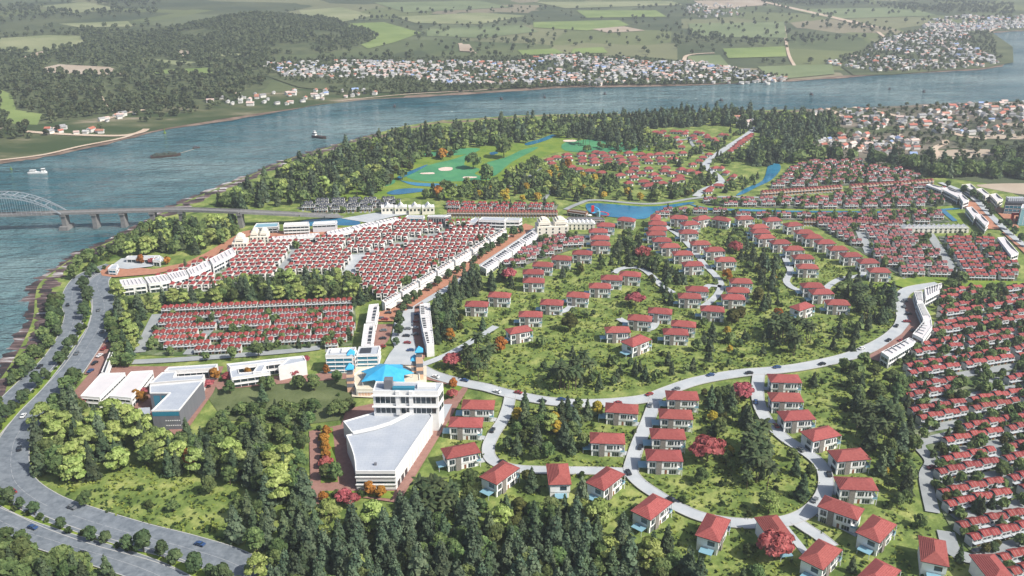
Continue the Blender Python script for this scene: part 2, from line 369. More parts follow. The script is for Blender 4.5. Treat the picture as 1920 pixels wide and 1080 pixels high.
m_green_bank = mat('bank_grass', (.045, .085, .018), .95, (.13, .18, .05), .08, .1, detail=10, wpos=True)
strip_px([p for p in nb_w], -26, 30, .75, .8, 'bank_slope', m_green_bank, .1)
nb_e = [p for p in smooth(NEAR_BANK, 4) if p[1] <= 262 and p[0] < 2000]
m_mud = mat('mud_bank', (.11, .075, .055), .95, (.30, .22, .17), .05, .1, detail=8, wpos=True)
strip_px(nb_e, 8, 14, .1, .8, 'mud_bank', m_mud, .5)
strip_px(smooth(FAR_BANK, 4)[:-8], 6, 10, .7, .2, 'far_bank', m_mud, .6)
# patches of ground cover, each its own sheet
FIELDS = []
def patch(name, pts, m, z, sm=0, excl=False):
    p = smooth(pts, sm, True) if sm else pts
    if name == 'field' and m in (m_f1, m_f2, m_f3): FIELDS.append(GP(p))
    mb = MB(); mb.sheet(GP(p), z); struct(name, mb, [m])
    if excl: raster(EXCL, p)
m_wood = mat('woodland_floor', (.055, .075, .035), .95, (.125, .14, .07), .02, .1, detail=8, wpos=True)
m_f1 = mat('field_pale', (.18, .21, .10), .95, (.30, .31, .17), .006, .1, detail=8, wpos=True)
m_f2 = mat('field_green', (.15, .21, .065), .95, (.23, .29, .10), .01, .1, detail=8, wpos=True)
m_f3 = mat('field_tan', (.33, .26, .19), .95, (.46, .39, .31), .01, .1, detail=8, wpos=True)
m_f4 = mat('field_sage', (.14, .18, .085), .95, (.20, .24, .12), .008, .1, detail=8, wpos=True)
m_scrub = mat('scrub', (.05, .075, .03), .95, (.36, .29, .22), .014, .1, detail=12, wpos=True, contrast=(.47, .68), col3=(.11, .12, .06), stretch=(.4, 1, 1))
patch('scrub_ground', [(-300, 345), (0, 303), (150, 278), (300, 243), (520, 208), (700, 186), (760, 181), (700, 165), (560, 168), (420, 185), (300, 200), (150, 220), (0, 235), (-300, 250)], m_scrub, .5, 3)
for i, (pts, m) in enumerate([
    ([(-200, 130), (0, 55), (150, 42), (330, 50), (440, 70), (520, 100), (500, 165), (420, 190), (300, 205), (150, 225), (0, 240), (-300, 260)], m_wood),
    ([(0, 72), (90, 66), (150, 68), (160, 84), (60, 98), (0, 96)], m_f1), ([(78, 128), (110, 121), (205, 126), (240, 140), (150, 140), (90, 136)], m_f3),
    ([(40, 108), (75, 97), (92, 95), (62, 110)], m_f3), ([(0, 168), (22, 178), (30, 205), (0, 215)], m_f2), ([(20, 205), (80, 215), (70, 235), (10, 232)], m_f2),
    ([(275, 133), (400, 127), (398, 138), (290, 139)], m_f2), ([(255, 112), (300, 112), (380, 118), (330, 122)], m_f1), ([(380, 95), (500, 93), (510, 102), (420, 107)], m_f1), ([(330, 85), (358, 92), (352, 107), (340, 106)], m_f3),
    ([(70, 12), (160, 4), (230, 18), (140, 25)], m_f1), ([(110, 45), (240, 40), (250, 50), (150, 52)], m_f1), ([(425, 66), (470, 62), (520, 72), (470, 80)], m_f3),
    ([(560, 20), (640, 14), (700, 30), (640, 42), (570, 34)], m_f1), ([(640, 45), (720, 42), (790, 62), (740, 80), (690, 92), (650, 70)], m_f2),
    ([(700, 5), (900, 2), (960, 14), (760, 24)], m_f4), ([(740, 32), (900, 24), (990, 30), (900, 46), (780, 44)], m_f1), ([(800, 55), (980, 48), (1010, 60), (900, 72), (800, 68)], m_f4),
    ([(1000, 42), (1160, 38), (1180, 48), (1100, 58), (1000, 52)], m_f2), ([(1110, 55), (1170, 50), (1210, 58), (1140, 62)], m_f3), ([(1000, 4), (1260, 3), (1280, 10), (1060, 16)], m_f1),
    ([(1080, 20), (1230, 20), (1250, 32), (1100, 34)], m_f2), ([(970, 95), (1040, 92), (1060, 102), (980, 104)], m_f2), ([(1075, 92), (1130, 89), (1140, 100), (1070, 102)], m_f2),
    ([(1290, 45), (1470, 42), (1475, 72), (1300, 70)], m_f4), ([(1355, 92), (1472, 88), (1475, 107), (1365, 110)], m_f2), ([(1290, 106), (1350, 104), (1368, 126), (1290, 127)], m_f4),
    ([(1420, 126), (1560, 122), (1565, 140), (1480, 148), (1440, 144)], m_f4), ([(1480, 18), (1700, 14), (1760, 30), (1560, 36)], m_f4), ([(1590, 105), (1700, 62), (1860, 62), (1900, 118), (1760, 134), (1600, 142)], m_wood),
    ([(480, 116), (760, 108), (1100, 105), (1260, 112), (1480, 150), (1300, 158), (1060, 161), (760, 175), (560, 165)], m_wood),
    ([(1300, 2), (1420, 0), (1440, 10), (1330, 18)], m_f3), ([(860, 84), (880, 84), (890, 98), (862, 97)], m_f3)]):
    patch('field' if m not in (m_wood,) else 'woodland_floor', pts, m, .55+.03*i, 0 if m is not m_wood else 2)
# the low country east of the site
m_town = mat('town_ground', (.055, .07, .04), .95, (.30, .24, .20), .014, .1, detail=12, wpos=True, contrast=(.44, .7), stretch=(.4, 1, 1))
patch('town_ground', [(1480, 207), (1600, 203), (1800, 194), (1920, 190), (2300, 180), (2300, 320), (1920, 315), (1740, 320), (1600, 300), (1500, 288), (1580, 250), (1560, 222)], m_town, .7)
m_dkf = mat('dark_field', (.055, .075, .04), .95, (.10, .12, .065), .008, .1, detail=8, wpos=True)
patch('dark_field', [(1780, 335), (1860, 330), (2300, 330), (2300, 380), (1920, 372), (1850, 345)], m_dkf, .75)
patch('bare_field', [(1830, 348), (1920, 345), (2000, 350), (2000, 368), (1920, 366), (1870, 358)], m_f3, .8, 3)
for pts in ([(1730, 287), (1800, 281), (1890, 283), (1870, 292), (1770, 300), (1745, 296)], [(1810, 258), (1900, 252), (2000, 256), (2000, 262), (1880, 262)], [(1524, 214), (1566, 214), (1570, 220), (1530, 220)], [(1890, 232), (1960, 230), (1960, 237), (1895, 237)]):
    patch('bare_field', pts, m_f3, .85, 2)
for pts in ([(1600, 240), (1680, 238), (1690, 248), (1610, 252)], [(1780, 256), (1860, 262), (1920, 272), (1800, 270)], [(1740, 284), (1800, 278), (1790, 286), (1740, 294)], [(1570, 206), (1640, 206), (1660, 214), (1600, 216)]):
    patch('dark_field', pts, m_wood, .82, 3)
# golf course
patch('golf_course', [(620, 352), (690, 330), (740, 310), (790, 285), (860, 278), (960, 272), (1050, 255), (1130, 262), (1200, 272), (1240, 285), (1180, 290), (1060, 285), (1010, 300), (960, 330), (920, 360), (840, 372), (720, 372), (640, 372)], m_rough, .8, 3)
for k, pts in enumerate(([(760, 330), (800, 312), (850, 300), (880, 290), (870, 310), (900, 318), (890, 328), (920, 338), (800, 342)], [(790, 290), (860, 280), (900, 280), (880, 290), (820, 294)], [(905, 310), (950, 296), (980, 282), (1010, 278), (960, 305), (930, 330), (915, 328)], [(1060, 268), (1120, 263), (1190, 273), (1210, 283), (1130, 287), (1060, 284)], [(700, 345), (735, 335), (740, 345), (715, 352)])):
    patch('fairway', pts, m_fair, .9+.02*k, 3)
for pts in ([(822, 318), (835, 315), (848, 316), (846, 321), (828, 322)], [(790, 326), (812, 325), (813, 328), (790, 328)], [(870, 333), (892, 333), (892, 335), (870, 336)], [(880, 297), (893, 293), (893, 299), (885, 300)], [(1058, 264), (1080, 264), (1078, 267), (1058, 267)]):
    patch('bunker', pts, m_sand, 1.05, 3)
m_lake = mat('lake_water', (.012, .11, .22), .12, (.03, .21, .34), .02, .5, wpos=True, bump=.15, bscale=.25)
for pts in ([(746, 337), (752, 330), (770, 322), (795, 312), (802, 311), (780, 324), (760, 333), (752, 340), (790, 345), (850, 347), (850, 351), (780, 350)], [(725, 364), (740, 358), (765, 355), (795, 356), (798, 360), (770, 364), (740, 367)], [(985, 270), (1010, 263), (1035, 254), (1042, 256), (1020, 266), (990, 274)], [(918, 288), (930, 286), (934, 289), (922, 292)],
            [(1098, 386), (1115, 383), (1150, 385), (1200, 389), (1240, 388), (1290, 381), (1300, 383), (1250, 393), (1228, 400), (1210, 412), (1170, 411), (1125, 406), (1105, 400)],
            [(1440, 312), (1450, 308), (1462, 310), (1462, 322), (1445, 340), (1420, 352), (1395, 365), (1380, 368), (1400, 354), (1430, 340)], [(1610, 309), (1640, 310), (1652, 316), (1640, 318)],
            [(560, 420), (580, 414), (640, 411), (668, 415), (676, 421), (660, 425), (600, 424), (565, 428)]):
    patch('lake', pts, m_lake, 1.1, 3, True)
patch('canal', [(1290, 384), (1330, 392), (1480, 397), (1640, 398), (1700, 399), (1800, 391), (1800, 394), (1772, 396), (1795, 416), (1786, 417), (1764, 398), (1700, 402), (1480, 400), (1320, 396)], m_lake, 1.12, 0, True)
for pts in ([(1085, 388), (1120, 379), (1200, 386), (1250, 384), (1300, 376), (1302, 380), (1250, 388), (1200, 389), (1120, 383), (1095, 391)], [(1440, 306), (1500, 303), (1600, 305), (1660, 311), (1690, 322), (1680, 324), (1650, 314), (1600, 308), (1500, 306), (1445, 311)], [(1300, 387), (1480, 394), (1700, 395), (1800, 387), (1840, 384), (1842, 388), (1800, 391), (1700, 398), (1480, 397), (1310, 391)], [(1774, 398), (1800, 394), (1830, 423), (1798, 422)], [(1620, 540), (1720, 520), (1920, 530), (2000, 545), (1920, 552), (1760, 540), (1700, 545)], [(560, 417), (600, 411), (660, 409), (680, 417), (672, 427), (685, 430), (660, 430)]):
    patch('verge', pts, m_verge, 1.0)
patch('lawn', [(388, 745), (410, 722), (520, 712), (640, 706), (668, 715), (668, 745), (640, 790), (560, 800), (420, 790)], m_lawn, .9)
m_dk = mat('dark_understorey', (.02, .035, .02), .95, (.045, .065, .03), .15, .1, wpos=True)

# ------------------------------------------------------------------ roads, lanes, paving
def ribbon(name, px_pts, w, m, z, kerb=True, sm=6, excl=True, mark=False):
    wp = GP(smooth(px_pts, sm)); L = []; Rr = []
    for i, (x, y) in enumerate(wp):
        a = wp[max(i-1, 0)]; c = wp[min(i+1, len(wp)-1)]; dx, dy = c[0]-a[0], c[1]-a[1]; l = math.hypot(dx, dy) or 1
        L.append((x-dy/l*w/2, y+dx/l*w/2)); Rr.append((x+dy/l*w/2, y-dx/l*w/2))
    mb = MB()
    for i in range(len(wp)-1): mb.quad((*Rr[i], z), (*Rr[i+1], z), (*L[i+1], z), (*L[i], z))
    struct(name, mb, [m])
    if kerb:
        for side, sg in ((L, 1), (Rr, -1)):
            kb = MB()
            for i in range(len(wp)-1):
                a, c = side[i], side[i+1]
                l = math.hypot(c[0]-a[0], c[1]-a[1])
                if l > .2: kb.bar((*a, z+.13), (*c, z+.13), .35, .4)
            struct('kerb', kb, [m_kerb])
    if mark:
        mk = MB(); acc = 0
        for i in range(len(wp)-1):
            a, c = wp[i], wp[i+1]; l = math.hypot(c[0]-a[0], c[1]-a[1]); k = 0
            while k*9+4 < l:
                t0, t1 = k*9/l, (k*9+4)/l; dx, dy = (c[0]-a[0])/l*.08, (c[1]-a[1])/l*.08
                p = (a[0]+(c[0]-a[0])*t0, a[1]+(c[1]-a[1])*t0); q = (a[0]+(c[0]-a[0])*t1, a[1]+(c[1]-a[1])*t1)
                mk.quad((p[0]+dy, p[1]-dx, z+.02), (q[0]+dy, q[1]-dx, z+.02), (q[0]-dy, q[1]+dx, z+.02), (p[0]-dy, p[1]+dx, z+.02)); k += 1
        if mk.f: struct('road_marking', mk, [m_mark])
    if excl:
        for i in range(len(wp)-1):
            q = [P(*p, 0)[:2] for p in (Rr[i], Rr[i+1], L[i+1], L[i])]
            if all(-300 < a < 2300 and 0 < b2 < 1400 for a, b2 in q): raster(EXCL, q)
    return wp
ROADS = {}
ROADS['inner'] = ribbon('highway', [(262, 497), (205, 512), (182, 535), (196, 572), (190, 610), (170, 645), (140, 690), (105, 735), (58, 785), (25, 840), (28, 905), (80, 948), (150, 975), (250, 1006), (350, 1032), (440, 1062), (520, 1110), (600, 1180)], 15.5, m_asph, 1.3, mark=True)
ROADS['outer'] = ribbon('highway', [(210, 500), (160, 520), (138, 548), (136, 575), (141, 595), (125, 640), (95, 682), (60, 715), (10, 765), (-40, 820), (-75, 880), (-60, 940), (10, 985), (100, 1018), (200, 1048), (290, 1080), (380, 1130), (480, 1200)], 12.5, m_asph, 1.25, mark=True)
ROADS['hill'] = ribbon('hill_road', [(790, 695), (815, 707), (860, 720), (910, 730), (950, 741), (1010, 753), (1060, 759), (1110, 760), (1165, 757), (1215, 750), (1255, 735), (1310, 717), (1390, 703), (1450, 698), (1510, 690), (1590, 672), (1645, 649), (1680, 625), (1693, 602), (1688, 575), (1690, 558), (1708, 545), (1760, 536)], 8.2, m_road, 1.4)
ROADS['side1'] = ribbon('access_road', [(957, 744), (953, 765), (943, 792), (926, 818), (916, 842), (920, 863), (940, 876), (980, 884), (1060, 886), (1120, 887), (1178, 889)], 6, m_road, 1.35)
ROADS['side2'] = ribbon('access_road', [(1232, 745), (1226, 762), (1214, 795), (1198, 832), (1187, 865), (1183, 888), (1200, 910), (1235, 934), (1275, 957), (1320, 975), (1380, 985), (1440, 985), (1485, 978), (1520, 960), (1543, 932), (1548, 900), (1535, 872), (1505, 848), (1470, 825), (1440, 795), (1424, 765), (1420, 735), (1423, 702)], 6.6, m_road, 1.37)
ribbon('access_road', [(1490, 980), (1512, 995), (1538, 1012), (1560, 1030)], 6, m_road, 1.33)
for pts in ([(1152, 515), (1160, 508), (1180, 504), (1202, 506), (1222, 520), (1240, 538), (1262, 552)], [(1245, 425), (1262, 436), (1280, 450), (1300, 472), (1322, 500), (1342, 520), (1352, 538), (1345, 555), (1332, 568), (1318, 578)], [(1352, 540), (1330, 538), (1322, 545)], [(1470, 482), (1477, 498), (1482, 512), (1474, 528), (1482, 540), (1500, 548)],
            [(1548, 552), (1552, 540), (1575, 526), (1610, 520), (1625, 508)], [(1035, 592), (1060, 585), (1078, 572)], [(1160, 600), (1180, 610), (1218, 620), (1232, 604)], [(1118, 540), (1150, 545)], [(1255, 432), (1285, 440), (1290, 450)], [(1130, 462), (1140, 440), (1138, 425)], [(780, 692), (840, 668), (890, 640), (930, 615)]):
    ribbon('hill_lane', pts, 5, m_road, 1.3, kerb=False)
ribbon('country_road', [(1360, 226), (1405, 238), (1412, 244), (1398, 256), (1365, 277), (1335, 298), (1323, 312), (1332, 322), (1346, 333), (1350, 345), (1320, 358), (1305, 370)], 8, m_road, 1.2, kerb=False)
ribbon('lake_road', [(1060, 395), (1085, 384), (1115, 377), (1200, 384), (1250, 382), (1300, 374), (1350, 371), (1500, 374)], 5, m_lane, 1.2, kerb=False)
for pts in ([(955, 352), (980, 338), (1005, 326), (1018, 315)], [(1020, 376), (1040, 352), (1060, 340)], [(1200, 282), (1240, 268), (1290, 262), (1305, 250)], [(1290, 258), (1300, 275), (1318, 290)]):
    ribbon('park_path', pts, 4, m_lane, 1.2, kerb=False)
m_dirt = mat('dirt_track', (.50, .38, .28), .95, (.56, .46, .36), .03, .1, wpos=True)
for pts, w in (([(-20, 240), (40, 247), (120, 253), (220, 256), (262, 250), (275, 243)], 9), ([(180, 168), (192, 190), (200, 203), (215, 208)], 7), ([(0, 302), (80, 292), (150, 276), (230, 260), (275, 243)], 6), ([(190, 228), (230, 215), (270, 207)], 8), ([(862, 82), (876, 92), (890, 101)], 10), ([(1285, 125), (1288, 105), (1340, 100)], 8), ([(1470, 50), (1478, 100), (1490, 125)], 6), ([(1645, 60), (1675, 75), (1760, 80)], 9), ([(1700, 95), (1755, 70)], 8), ([(1752, 92), (1758, 68)], 8), ([(1850, 62), (1880, 48)], 8), ([(1415, 0), (1450, 8), (1540, 28), (1640, 52)], 26),
               ([(1552, 204), (1585, 222), (1600, 226)], 8), ([(1600, 202), (1660, 214), (1740, 232), (1800, 255), (1850, 262)], 9), ([(1660, 285), (1680, 258), (1688, 253)], 6), ([(1742, 302), (1755, 290), (1752, 280), (1772, 270), (1770, 264)], 8), ([(640, 190), (760, 178), (900, 170), (1040, 158)], 4), ([(1000, 160), (960, 132), (950, 124)], 7), ([(830, 156), (850, 140), (870, 135)], 7), ([(1385, 140), (1360, 125)], 6)):
    ribbon('dirt_track', pts, w, m_dirt, 1.15+w*.01, kerb=False, excl=False)
# brick and stone forecourts
def paving(name, pts, m, z): patch(name, pts, m, z, 0, True)
paving('brick_strip', [(204, 625), (220, 626), (192, 705), (158, 705)], m_brick, 1.2)
paving('terracotta_strip', [(188, 512), (205, 500), (240, 503), (290, 508), (350, 495), (385, 478), (425, 455), (455, 437), (470, 434), (476, 440), (440, 462), (400, 485), (355, 503), (290, 517), (215, 523), (192, 520)], m_brick2, 1.45)
paving('terracotta_strip', [(505, 437), (640, 430), (700, 421), (690, 433), (600, 443), (510, 449)], m_brick2, 1.2)
paving('brick_forecourt', [(580, 812), (640, 800), (650, 770), (700, 760), (812, 770), (862, 735), (832, 722), (800, 715), (795, 700), (880, 722), (876, 735), (768, 915), (748, 947), (600, 925), (598, 960), (584, 960)], m_brick, 1.2)
paving('brick_forecourt', [(120, 760), (180, 690), (420, 690), (400, 740), (350, 812), (330, 820), (270, 770)], m_brick, 1.15)
paving('brick_forecourt', [(400, 722), (440, 712), (590, 705), (670, 690), (670, 712), (560, 720), (410, 734)], m_brick, 1.18)
paving('cream_forecourt', [(598, 702), (640, 690), (700, 686), (800, 690), (800, 722), (740, 752), (660, 748), (660, 705)], m_cream, 1.5)
paving('boulevard', [(718, 690), (730, 668), (740, 655), (734, 640), (740, 605), (752, 586), (786, 563), (885, 500), (975, 440), (1010, 428), (1012, 436), (980, 458), (905, 507), (840, 549), (792, 576), (782, 592), (778, 625), (786, 660), (798, 690)], m_road, 1.5)
paving('brick_parking', [(700, 606), (712, 588), (752, 582), (744, 592), (738, 606)], m_brick2, 1.55)
paving('brick_parking', [(700, 652), (705, 612), (738, 612), (730, 640), (712, 662)], m_brick, 1.55)
paving('brick_parking', [(712, 592), (738, 573), (820, 525), (950, 445), (985, 422), (1002, 428), (972, 451), (842, 537), (800, 562), (762, 586)], m_brick2, 1.56)
paving('brick_parking', [(778, 578), (792, 570), (800, 578), (806, 650), (795, 678), (780, 655), (774, 625)], m_brick, 1.55)
paving('brick_parking', [(1620, 675), (1655, 655), (1690, 630), (1706, 610), (1694, 575), (1705, 560), (1718, 578), (1728, 600), (1712, 640), (1650, 682)], m_brick, 1.6)
paving('brick_parking', [(1800, 380), (1830, 378), (1866, 425), (1890, 432), (1840, 432)], m_brick2, 1.5)
paving('brick_parking', [(1828, 362), (1845, 366), (1880, 395), (1912, 430), (1900, 430), (1860, 392)], m_brick2, 1.5)
paving('brick_parking', [(1870, 398), (1920, 394), (1960, 400), (1960, 425), (1900, 418)], m_brick2, 1.48)
paving('brick_parking', [(1878, 438), (1890, 440), (1960, 500), (1960, 515)], m_brick2, 1.48)
ribbon('parade_road', [(1762, 345), (1800, 360), (1830, 378), (1850, 400), (1875, 425), (1900, 448), (1960, 492)], 6, m_road, 1.65, kerb=False)
paving('pale_forecourt', [(205, 505), (228, 488), (300, 482), (312, 490), (285, 503), (240, 508)], m_road, 1.6)
paving('pale_forecourt', [(640, 412), (700, 402), (760, 396), (780, 402), (740, 408), (690, 420)], m_road, 1.3)
paving('planting_bed', [(602, 808), (624, 806), (634, 908), (602, 910)], m_verge, 1.35)
paving('planting_bed', [(604, 925), (740, 925), (735, 940), (690, 935), (640, 945), (604, 940)], m_verge, 1.35)
paving('planting_bed', [(812, 740), (845, 722), (868, 730), (846, 752)], m_verge, 1.35)
paving('driveway_stone', [(828, 762), (848, 762), (834, 790), (815, 792)], m_road, 1.4)
# hill on the far shore
HX, HY = G(440, 66)
def hill_z(x, y):
    a = (x-HX)/200.0; c = (y-HY-120)/380.0; a2 = (x-HX-200)/200.0; c2 = (y-HY+110)/330.0
    h = 36*np.exp(-(a*a+c*c)*1.6) + 16*np.exp(-(a2*a2+c2*c2)*1.8) - 5
    return h + 5*np.sin(x*.013+1)*np.cos(y*.009)*np.clip(h/50, 0, 1)
gx, gy = np.meshgrid(np.linspace(HX-900, HX+900, 61), np.linspace(HY-700, HY+1300, 61)); gz = hill_z(gx, gy)
mb = MB(); mb.v = [tuple(p) for p in np.stack([gx.ravel(), gy.ravel(), gz.ravel()], 1)]
for j in range(60):
    for i in range(60):
        k = j*61+i
        if max(gz[j, i], gz[j, i+1], gz[j+1, i], gz[j+1, i+1]) > -.5: mb.f.append((k, k+1, k+62, k+61)); mb.m.append(0)
struct('hill', mb, [m_wood])

# ------------------------------------------------------------------ large buildings
def ebox(mb, p, q, t0, t1, d0, d1, z0, z1, m=0):
    l = math.hypot(q[0]-p[0], q[1]-p[1]); ux, uy = (q[0]-p[0])/l, (q[1]-p[1])/l; nx, ny = uy, -ux
    def c(t, d): return (p[0]+ux*t+nx*d, p[1]+uy*t+ny*d)
    k = len(mb.v); base = [c(t0, d0), c(t0, d1), c(t1, d1), c(t1, d0)]
    mb.v += [(x, y, z0) for x, y in base] + [(x, y, z1) for x, y in base]
    for f in ((0, 1, 5, 4), (1, 2, 6, 5), (2, 3, 7, 6), (3, 0, 4, 7), (4, 5, 6, 7), (3, 2, 1, 0)): mb.f.append(tuple(k+i for i in f)); mb.m.append(m)
def inset(poly, d):
    poly = ccw(poly); n = len(poly); out = []
    for i in range(n):
        p0, p1, p2 = poly[i-1], poly[i], poly[(i+1) % n]
        def nrm(a, b): 
            l = math.hypot(b[0]-a[0], b[1]-a[1]) or 1; return (-(b[1]-a[1])/l, (b[0]-a[0])/l)
        a, b = nrm(p0, p1), nrm(p1, p2); k = 1+a[0]*b[0]+a[1]*b[1]; k = max(k, .35)
        out.append((p1[0]+(a[0]+b[0])*d/k, p1[1]+(a[1]+b[1])*d/k))
    return out
def body(root, poly, z, wm, rm, floors=(), glass=None, parapet=.7, z0=0, minlen=5, wname='wall', panes=3.2, sides=None, margin=.8, fin=True):
    ox, oy = root.location.x, root.location.y
    poly = ccw([(x-ox, y-oy) for x, y in poly]); n = len(poly)
    mb = MB(); mb.prism(poly, z0, z, 0); mb.build(wname, [wm], root)
    ins = inset(poly, .45)
    mb = MB()
    for i in range(n):
        a, b, c, d = poly[i], poly[(i+1) % n], ins[(i+1) % n], ins[i]
        zt = z+parapet
        mb.quad((*a, z+.003), (*b, z+.003), (*b, zt), (*a, zt)); mb.quad((*a, zt), (*b, zt), (*c, zt), (*d, zt)); mb.quad((*d, zt), (*c, zt), (*c, z+.003), (*d, z+.003))
    mb.build('parapet', [m_white if wm in (m_greyw, m_glass, m_bglass) else wm], root)
    mb = MB(); mb.prism(inset(poly, .5), z+.02, z+.12, 0); mb.build('roof', [rm], root)
    for i in range(n):
        a, b = poly[i], poly[(i+1) % n]; l = math.hypot(b[0]-a[0], b[1]-a[1])
        if l < minlen or not floors: continue
        ux, uy = (b[0]-a[0])/l, (b[1]-a[1])/l; nx, ny = uy, -ux
        if nx*(-a[0]-ox)+ny*(-a[1]-oy) < 0: continue      # the side away from the viewer carries no detail
        for f0, f1 in floors:
            mb = MB(); ebox(mb, a, b, margin, l-margin, -.05, .07, f0, f1, 0)
            k = max(2, int((l-2*margin)/panes))
            if fin:
                for j in range(k+1):
                    t = margin+(l-2*margin)*j/k; ebox(mb, a, b, t-.12, t+.12, .07, .16, f0, f1, 1)
                ebox(mb, a, b, margin-.1, l-margin+.1, .075, .4, f1, f1+.18, 1)
            mb.build('window', [glass or m_glass, m_frame], root)
    raster_w(EXCL, [(x+ox, y+oy) for x, y in poly]); 
    raster_w(PROT, [(x+ox, y+oy) for x, y in poly], z)
    pl = [P(x+ox, y+oy, zz)[:2] for x, y in poly for zz in (z, z*.3)]
    raster(PROT, hull(pl))
    return poly
def hull(pts):
    pts = sorted(set(pts)); 
    def half(ps):
        h = []
        for p in ps:
            while len(h) > 1 and (h[-1][0]-h[-2][0])*(p[1]-h[-2][1])-(h[-1][1]-h[-2][1])*(p[0]-h[-2][0]) <= 0: h.pop()
            h.append(p)
        return h
    a = half(pts); b = half(pts[::-1]); return a[:-1]+b[:-1]
def cen(poly): return (sum(p[0] for p in poly)/len(poly), sum(p[1] for p in poly)/len(poly), 0)
def bldg(name, px, z, label, cat, wm=None, rm=None, group=None, **k):
    poly = GP(px, z); root = empty(name, cen(poly), 0, label, cat, group)
    body(root, poly, z, wm or m_white, rm or m_flat, **k); return root
def rel(root, px, z): return [(x-root.location.x, y-root.location.y) for x, y in GP(px, z)]
def dome_rooftop(root, px, z, h, w, d, m, name='rooftop_plant'):
    (x, y), = rel(root, [px], z); mb = MB(); mb.box(x-w/2, x+w/2, y-d/2, y+d/2, z+.13, z+h, 0); mb.build(name, [m], root)

# the exhibition hall and its office front
arc = [(662, 815), (676, 812.5), (702, 806.5), (731.8, 797), (755.5, 785), (773, 775)]
hall = bldg('exhibition_hall', [(648.9, 817.7)] + arc + [(806, 775), (811, 782), (741, 885.3), (666.6, 885.3)] + smooth([(666.6, 885.3), (665.5, 870), (663, 855), (657.7, 838.5), (652, 825), (648.9, 817.7)], 5)[2:-1], 10.5, 'large grey flat-roofed hall with curved side in the brick forecourt', 'hall')
hf = rel(hall, [(666.6, 885.3), (741, 885.3)], 10.5); hl = math.hypot(hf[1][0]-hf[0][0], hf[1][1]-hf[0][1])
for z0, z1 in ((8.6, 9.5), (4.6, 5.6), (.4, 1.3)):
    mb = MB(); ebox(mb, hf[0], hf[1], .2, hl-.2, -.05, .1, z0, z1); mb.build('window', [m_glass], hall)
    mb = MB(); ebox(mb, hf[0], hf[1], -.3, hl+.3, -.05, .5, z0-.9, z0-.35); mb.build('facade_band', [m_white], hall)
hs = rel(hall, [(741, 885.3), (811, 782)], 10.5); sl = math.hypot(hs[1][0]-hs[0][0], hs[1][1]-hs[0][1])
for t in (.04, .13, .22):
    mb = MB(); ebox(mb, hs[0], hs[1], sl*t, sl*(t+.06), -.05, .12, 1.2, 4.2); mb.build('window', [m_glass], hall)
for t in np.linspace(.33, .97, 9):
    mb = MB(); ebox(mb, hs[0], hs[1], sl*t, sl*t+.5, -.05, .3, 0, 9.6); mb.build('pilaster', [m_white], hall)
body(hall, GP([(643.5, 791.7), (699.2, 775.5), (772.5, 775.5)] + arc[::-1][1:], 9.3), 9.3, m_white, m_flat, wname='wing')
aw = rel(hall, arc, 10.5); mb = MB()
for a, c in zip(aw, aw[1:]): mb.bar((*a, 11.9), (*c, 11.9), 2.0, .65)
mb.build('roof_band', [m_white], hall)
dome_rooftop(hall, (704, 872), 10.5, 1.1, 1.2, 1.2, m_greyw, 'roof_hatch')
office = bldg('office_building', [(699, 735), (705, 717), (831, 720), (821, 736)], 23, 'white three-storey office with glazed bands at the back of the grey hall', 'office', floors=((16.8, 20.6), (11.2, 14.6)), margin=1.0, panes=2.4)
ow = rel(office, [(699, 735), (821, 736)], 23); dx, dy = ow[1][0]-ow[0][0], ow[1][1]-ow[0][1]
for t in (.38, .585):
    mb = MB(); x, y = ow[0][0]+dx*t, ow[0][1]+dy*t; mb.box(x-1, x+1, y-.9, y+.4, 10.6, 23.9); mb.build('pilaster', [m_white], office)
for z0 in (15.0, 21.2):
    mb = MB(); ebox(mb, ow[0], ow[1], -.6, math.hypot(dx, dy)+.6, .2, 1.5, z0, z0+.5); mb.build('balcony_slab', [m_white], office)
dome_rooftop(office, (729, 727), 23, 5.2, 4.2, 4, m_greyw, 'lift_tower')
dome_rooftop(office, (757, 730), 23, 1.4, 11, 2.4, m_bglass, 'skylight')
dome_rooftop(office, (800, 726), 23, 1.5, 9, 4, m_white)
# drum with the blue star tent
pod = bldg('podium', [(660, 707), (676, 694), (700, 688), (760, 688), (786, 700), (788, 715), (760, 727), (702, 731), (668, 731)], 5.0, 'cream terrace building under the blue star tent', 'podium', m_creamw, m_cream, floors=((.8, 3.6),), glass=m_peach, panes=1.4, minlen=4)
cx, cy = G(724, 697, 10)
st = empty('star_tent', (cx, cy, 5.0), 0, 'bright blue star-shaped tent roof on the cream terrace', 'tent')
mb = MB(); ring = []
for i in range(14):
    t = 2*math.pi*(i+.35)/14; r, z = (15.2, 3.2) if i % 2 == 0 else (10.5, 4.6)
    ring.append((r*math.cos(t), r*math.sin(t)*.95, z))
for i in range(14):
    a, c = ring[i], ring[(i+1) % 14]; mb.quad(a, c, (0, 0, 9.5)); mb.quad((*c[:2], c[2]-.3), (*a[:2], a[2]-.3), (0, 0, 9.1)); mb.quad((*a[:2], a[2]-.3), (*c[:2], c[2]-.3), c, a)
mb.build('canopy', [m_blue], st)
mb = MB(); mb.tube((0, 0, .1), (0, 0, 9), .3, .25); mb.build('mast', [m_steel], st)
for i in range(0, 14, 2):
    mb = MB(); x, y, z = ring[i]; mb.tube((x*.93, y*.93, .1), (x*.97, y*.97, z), .16, .14, 5); mb.build('pole', [m_steel], st)
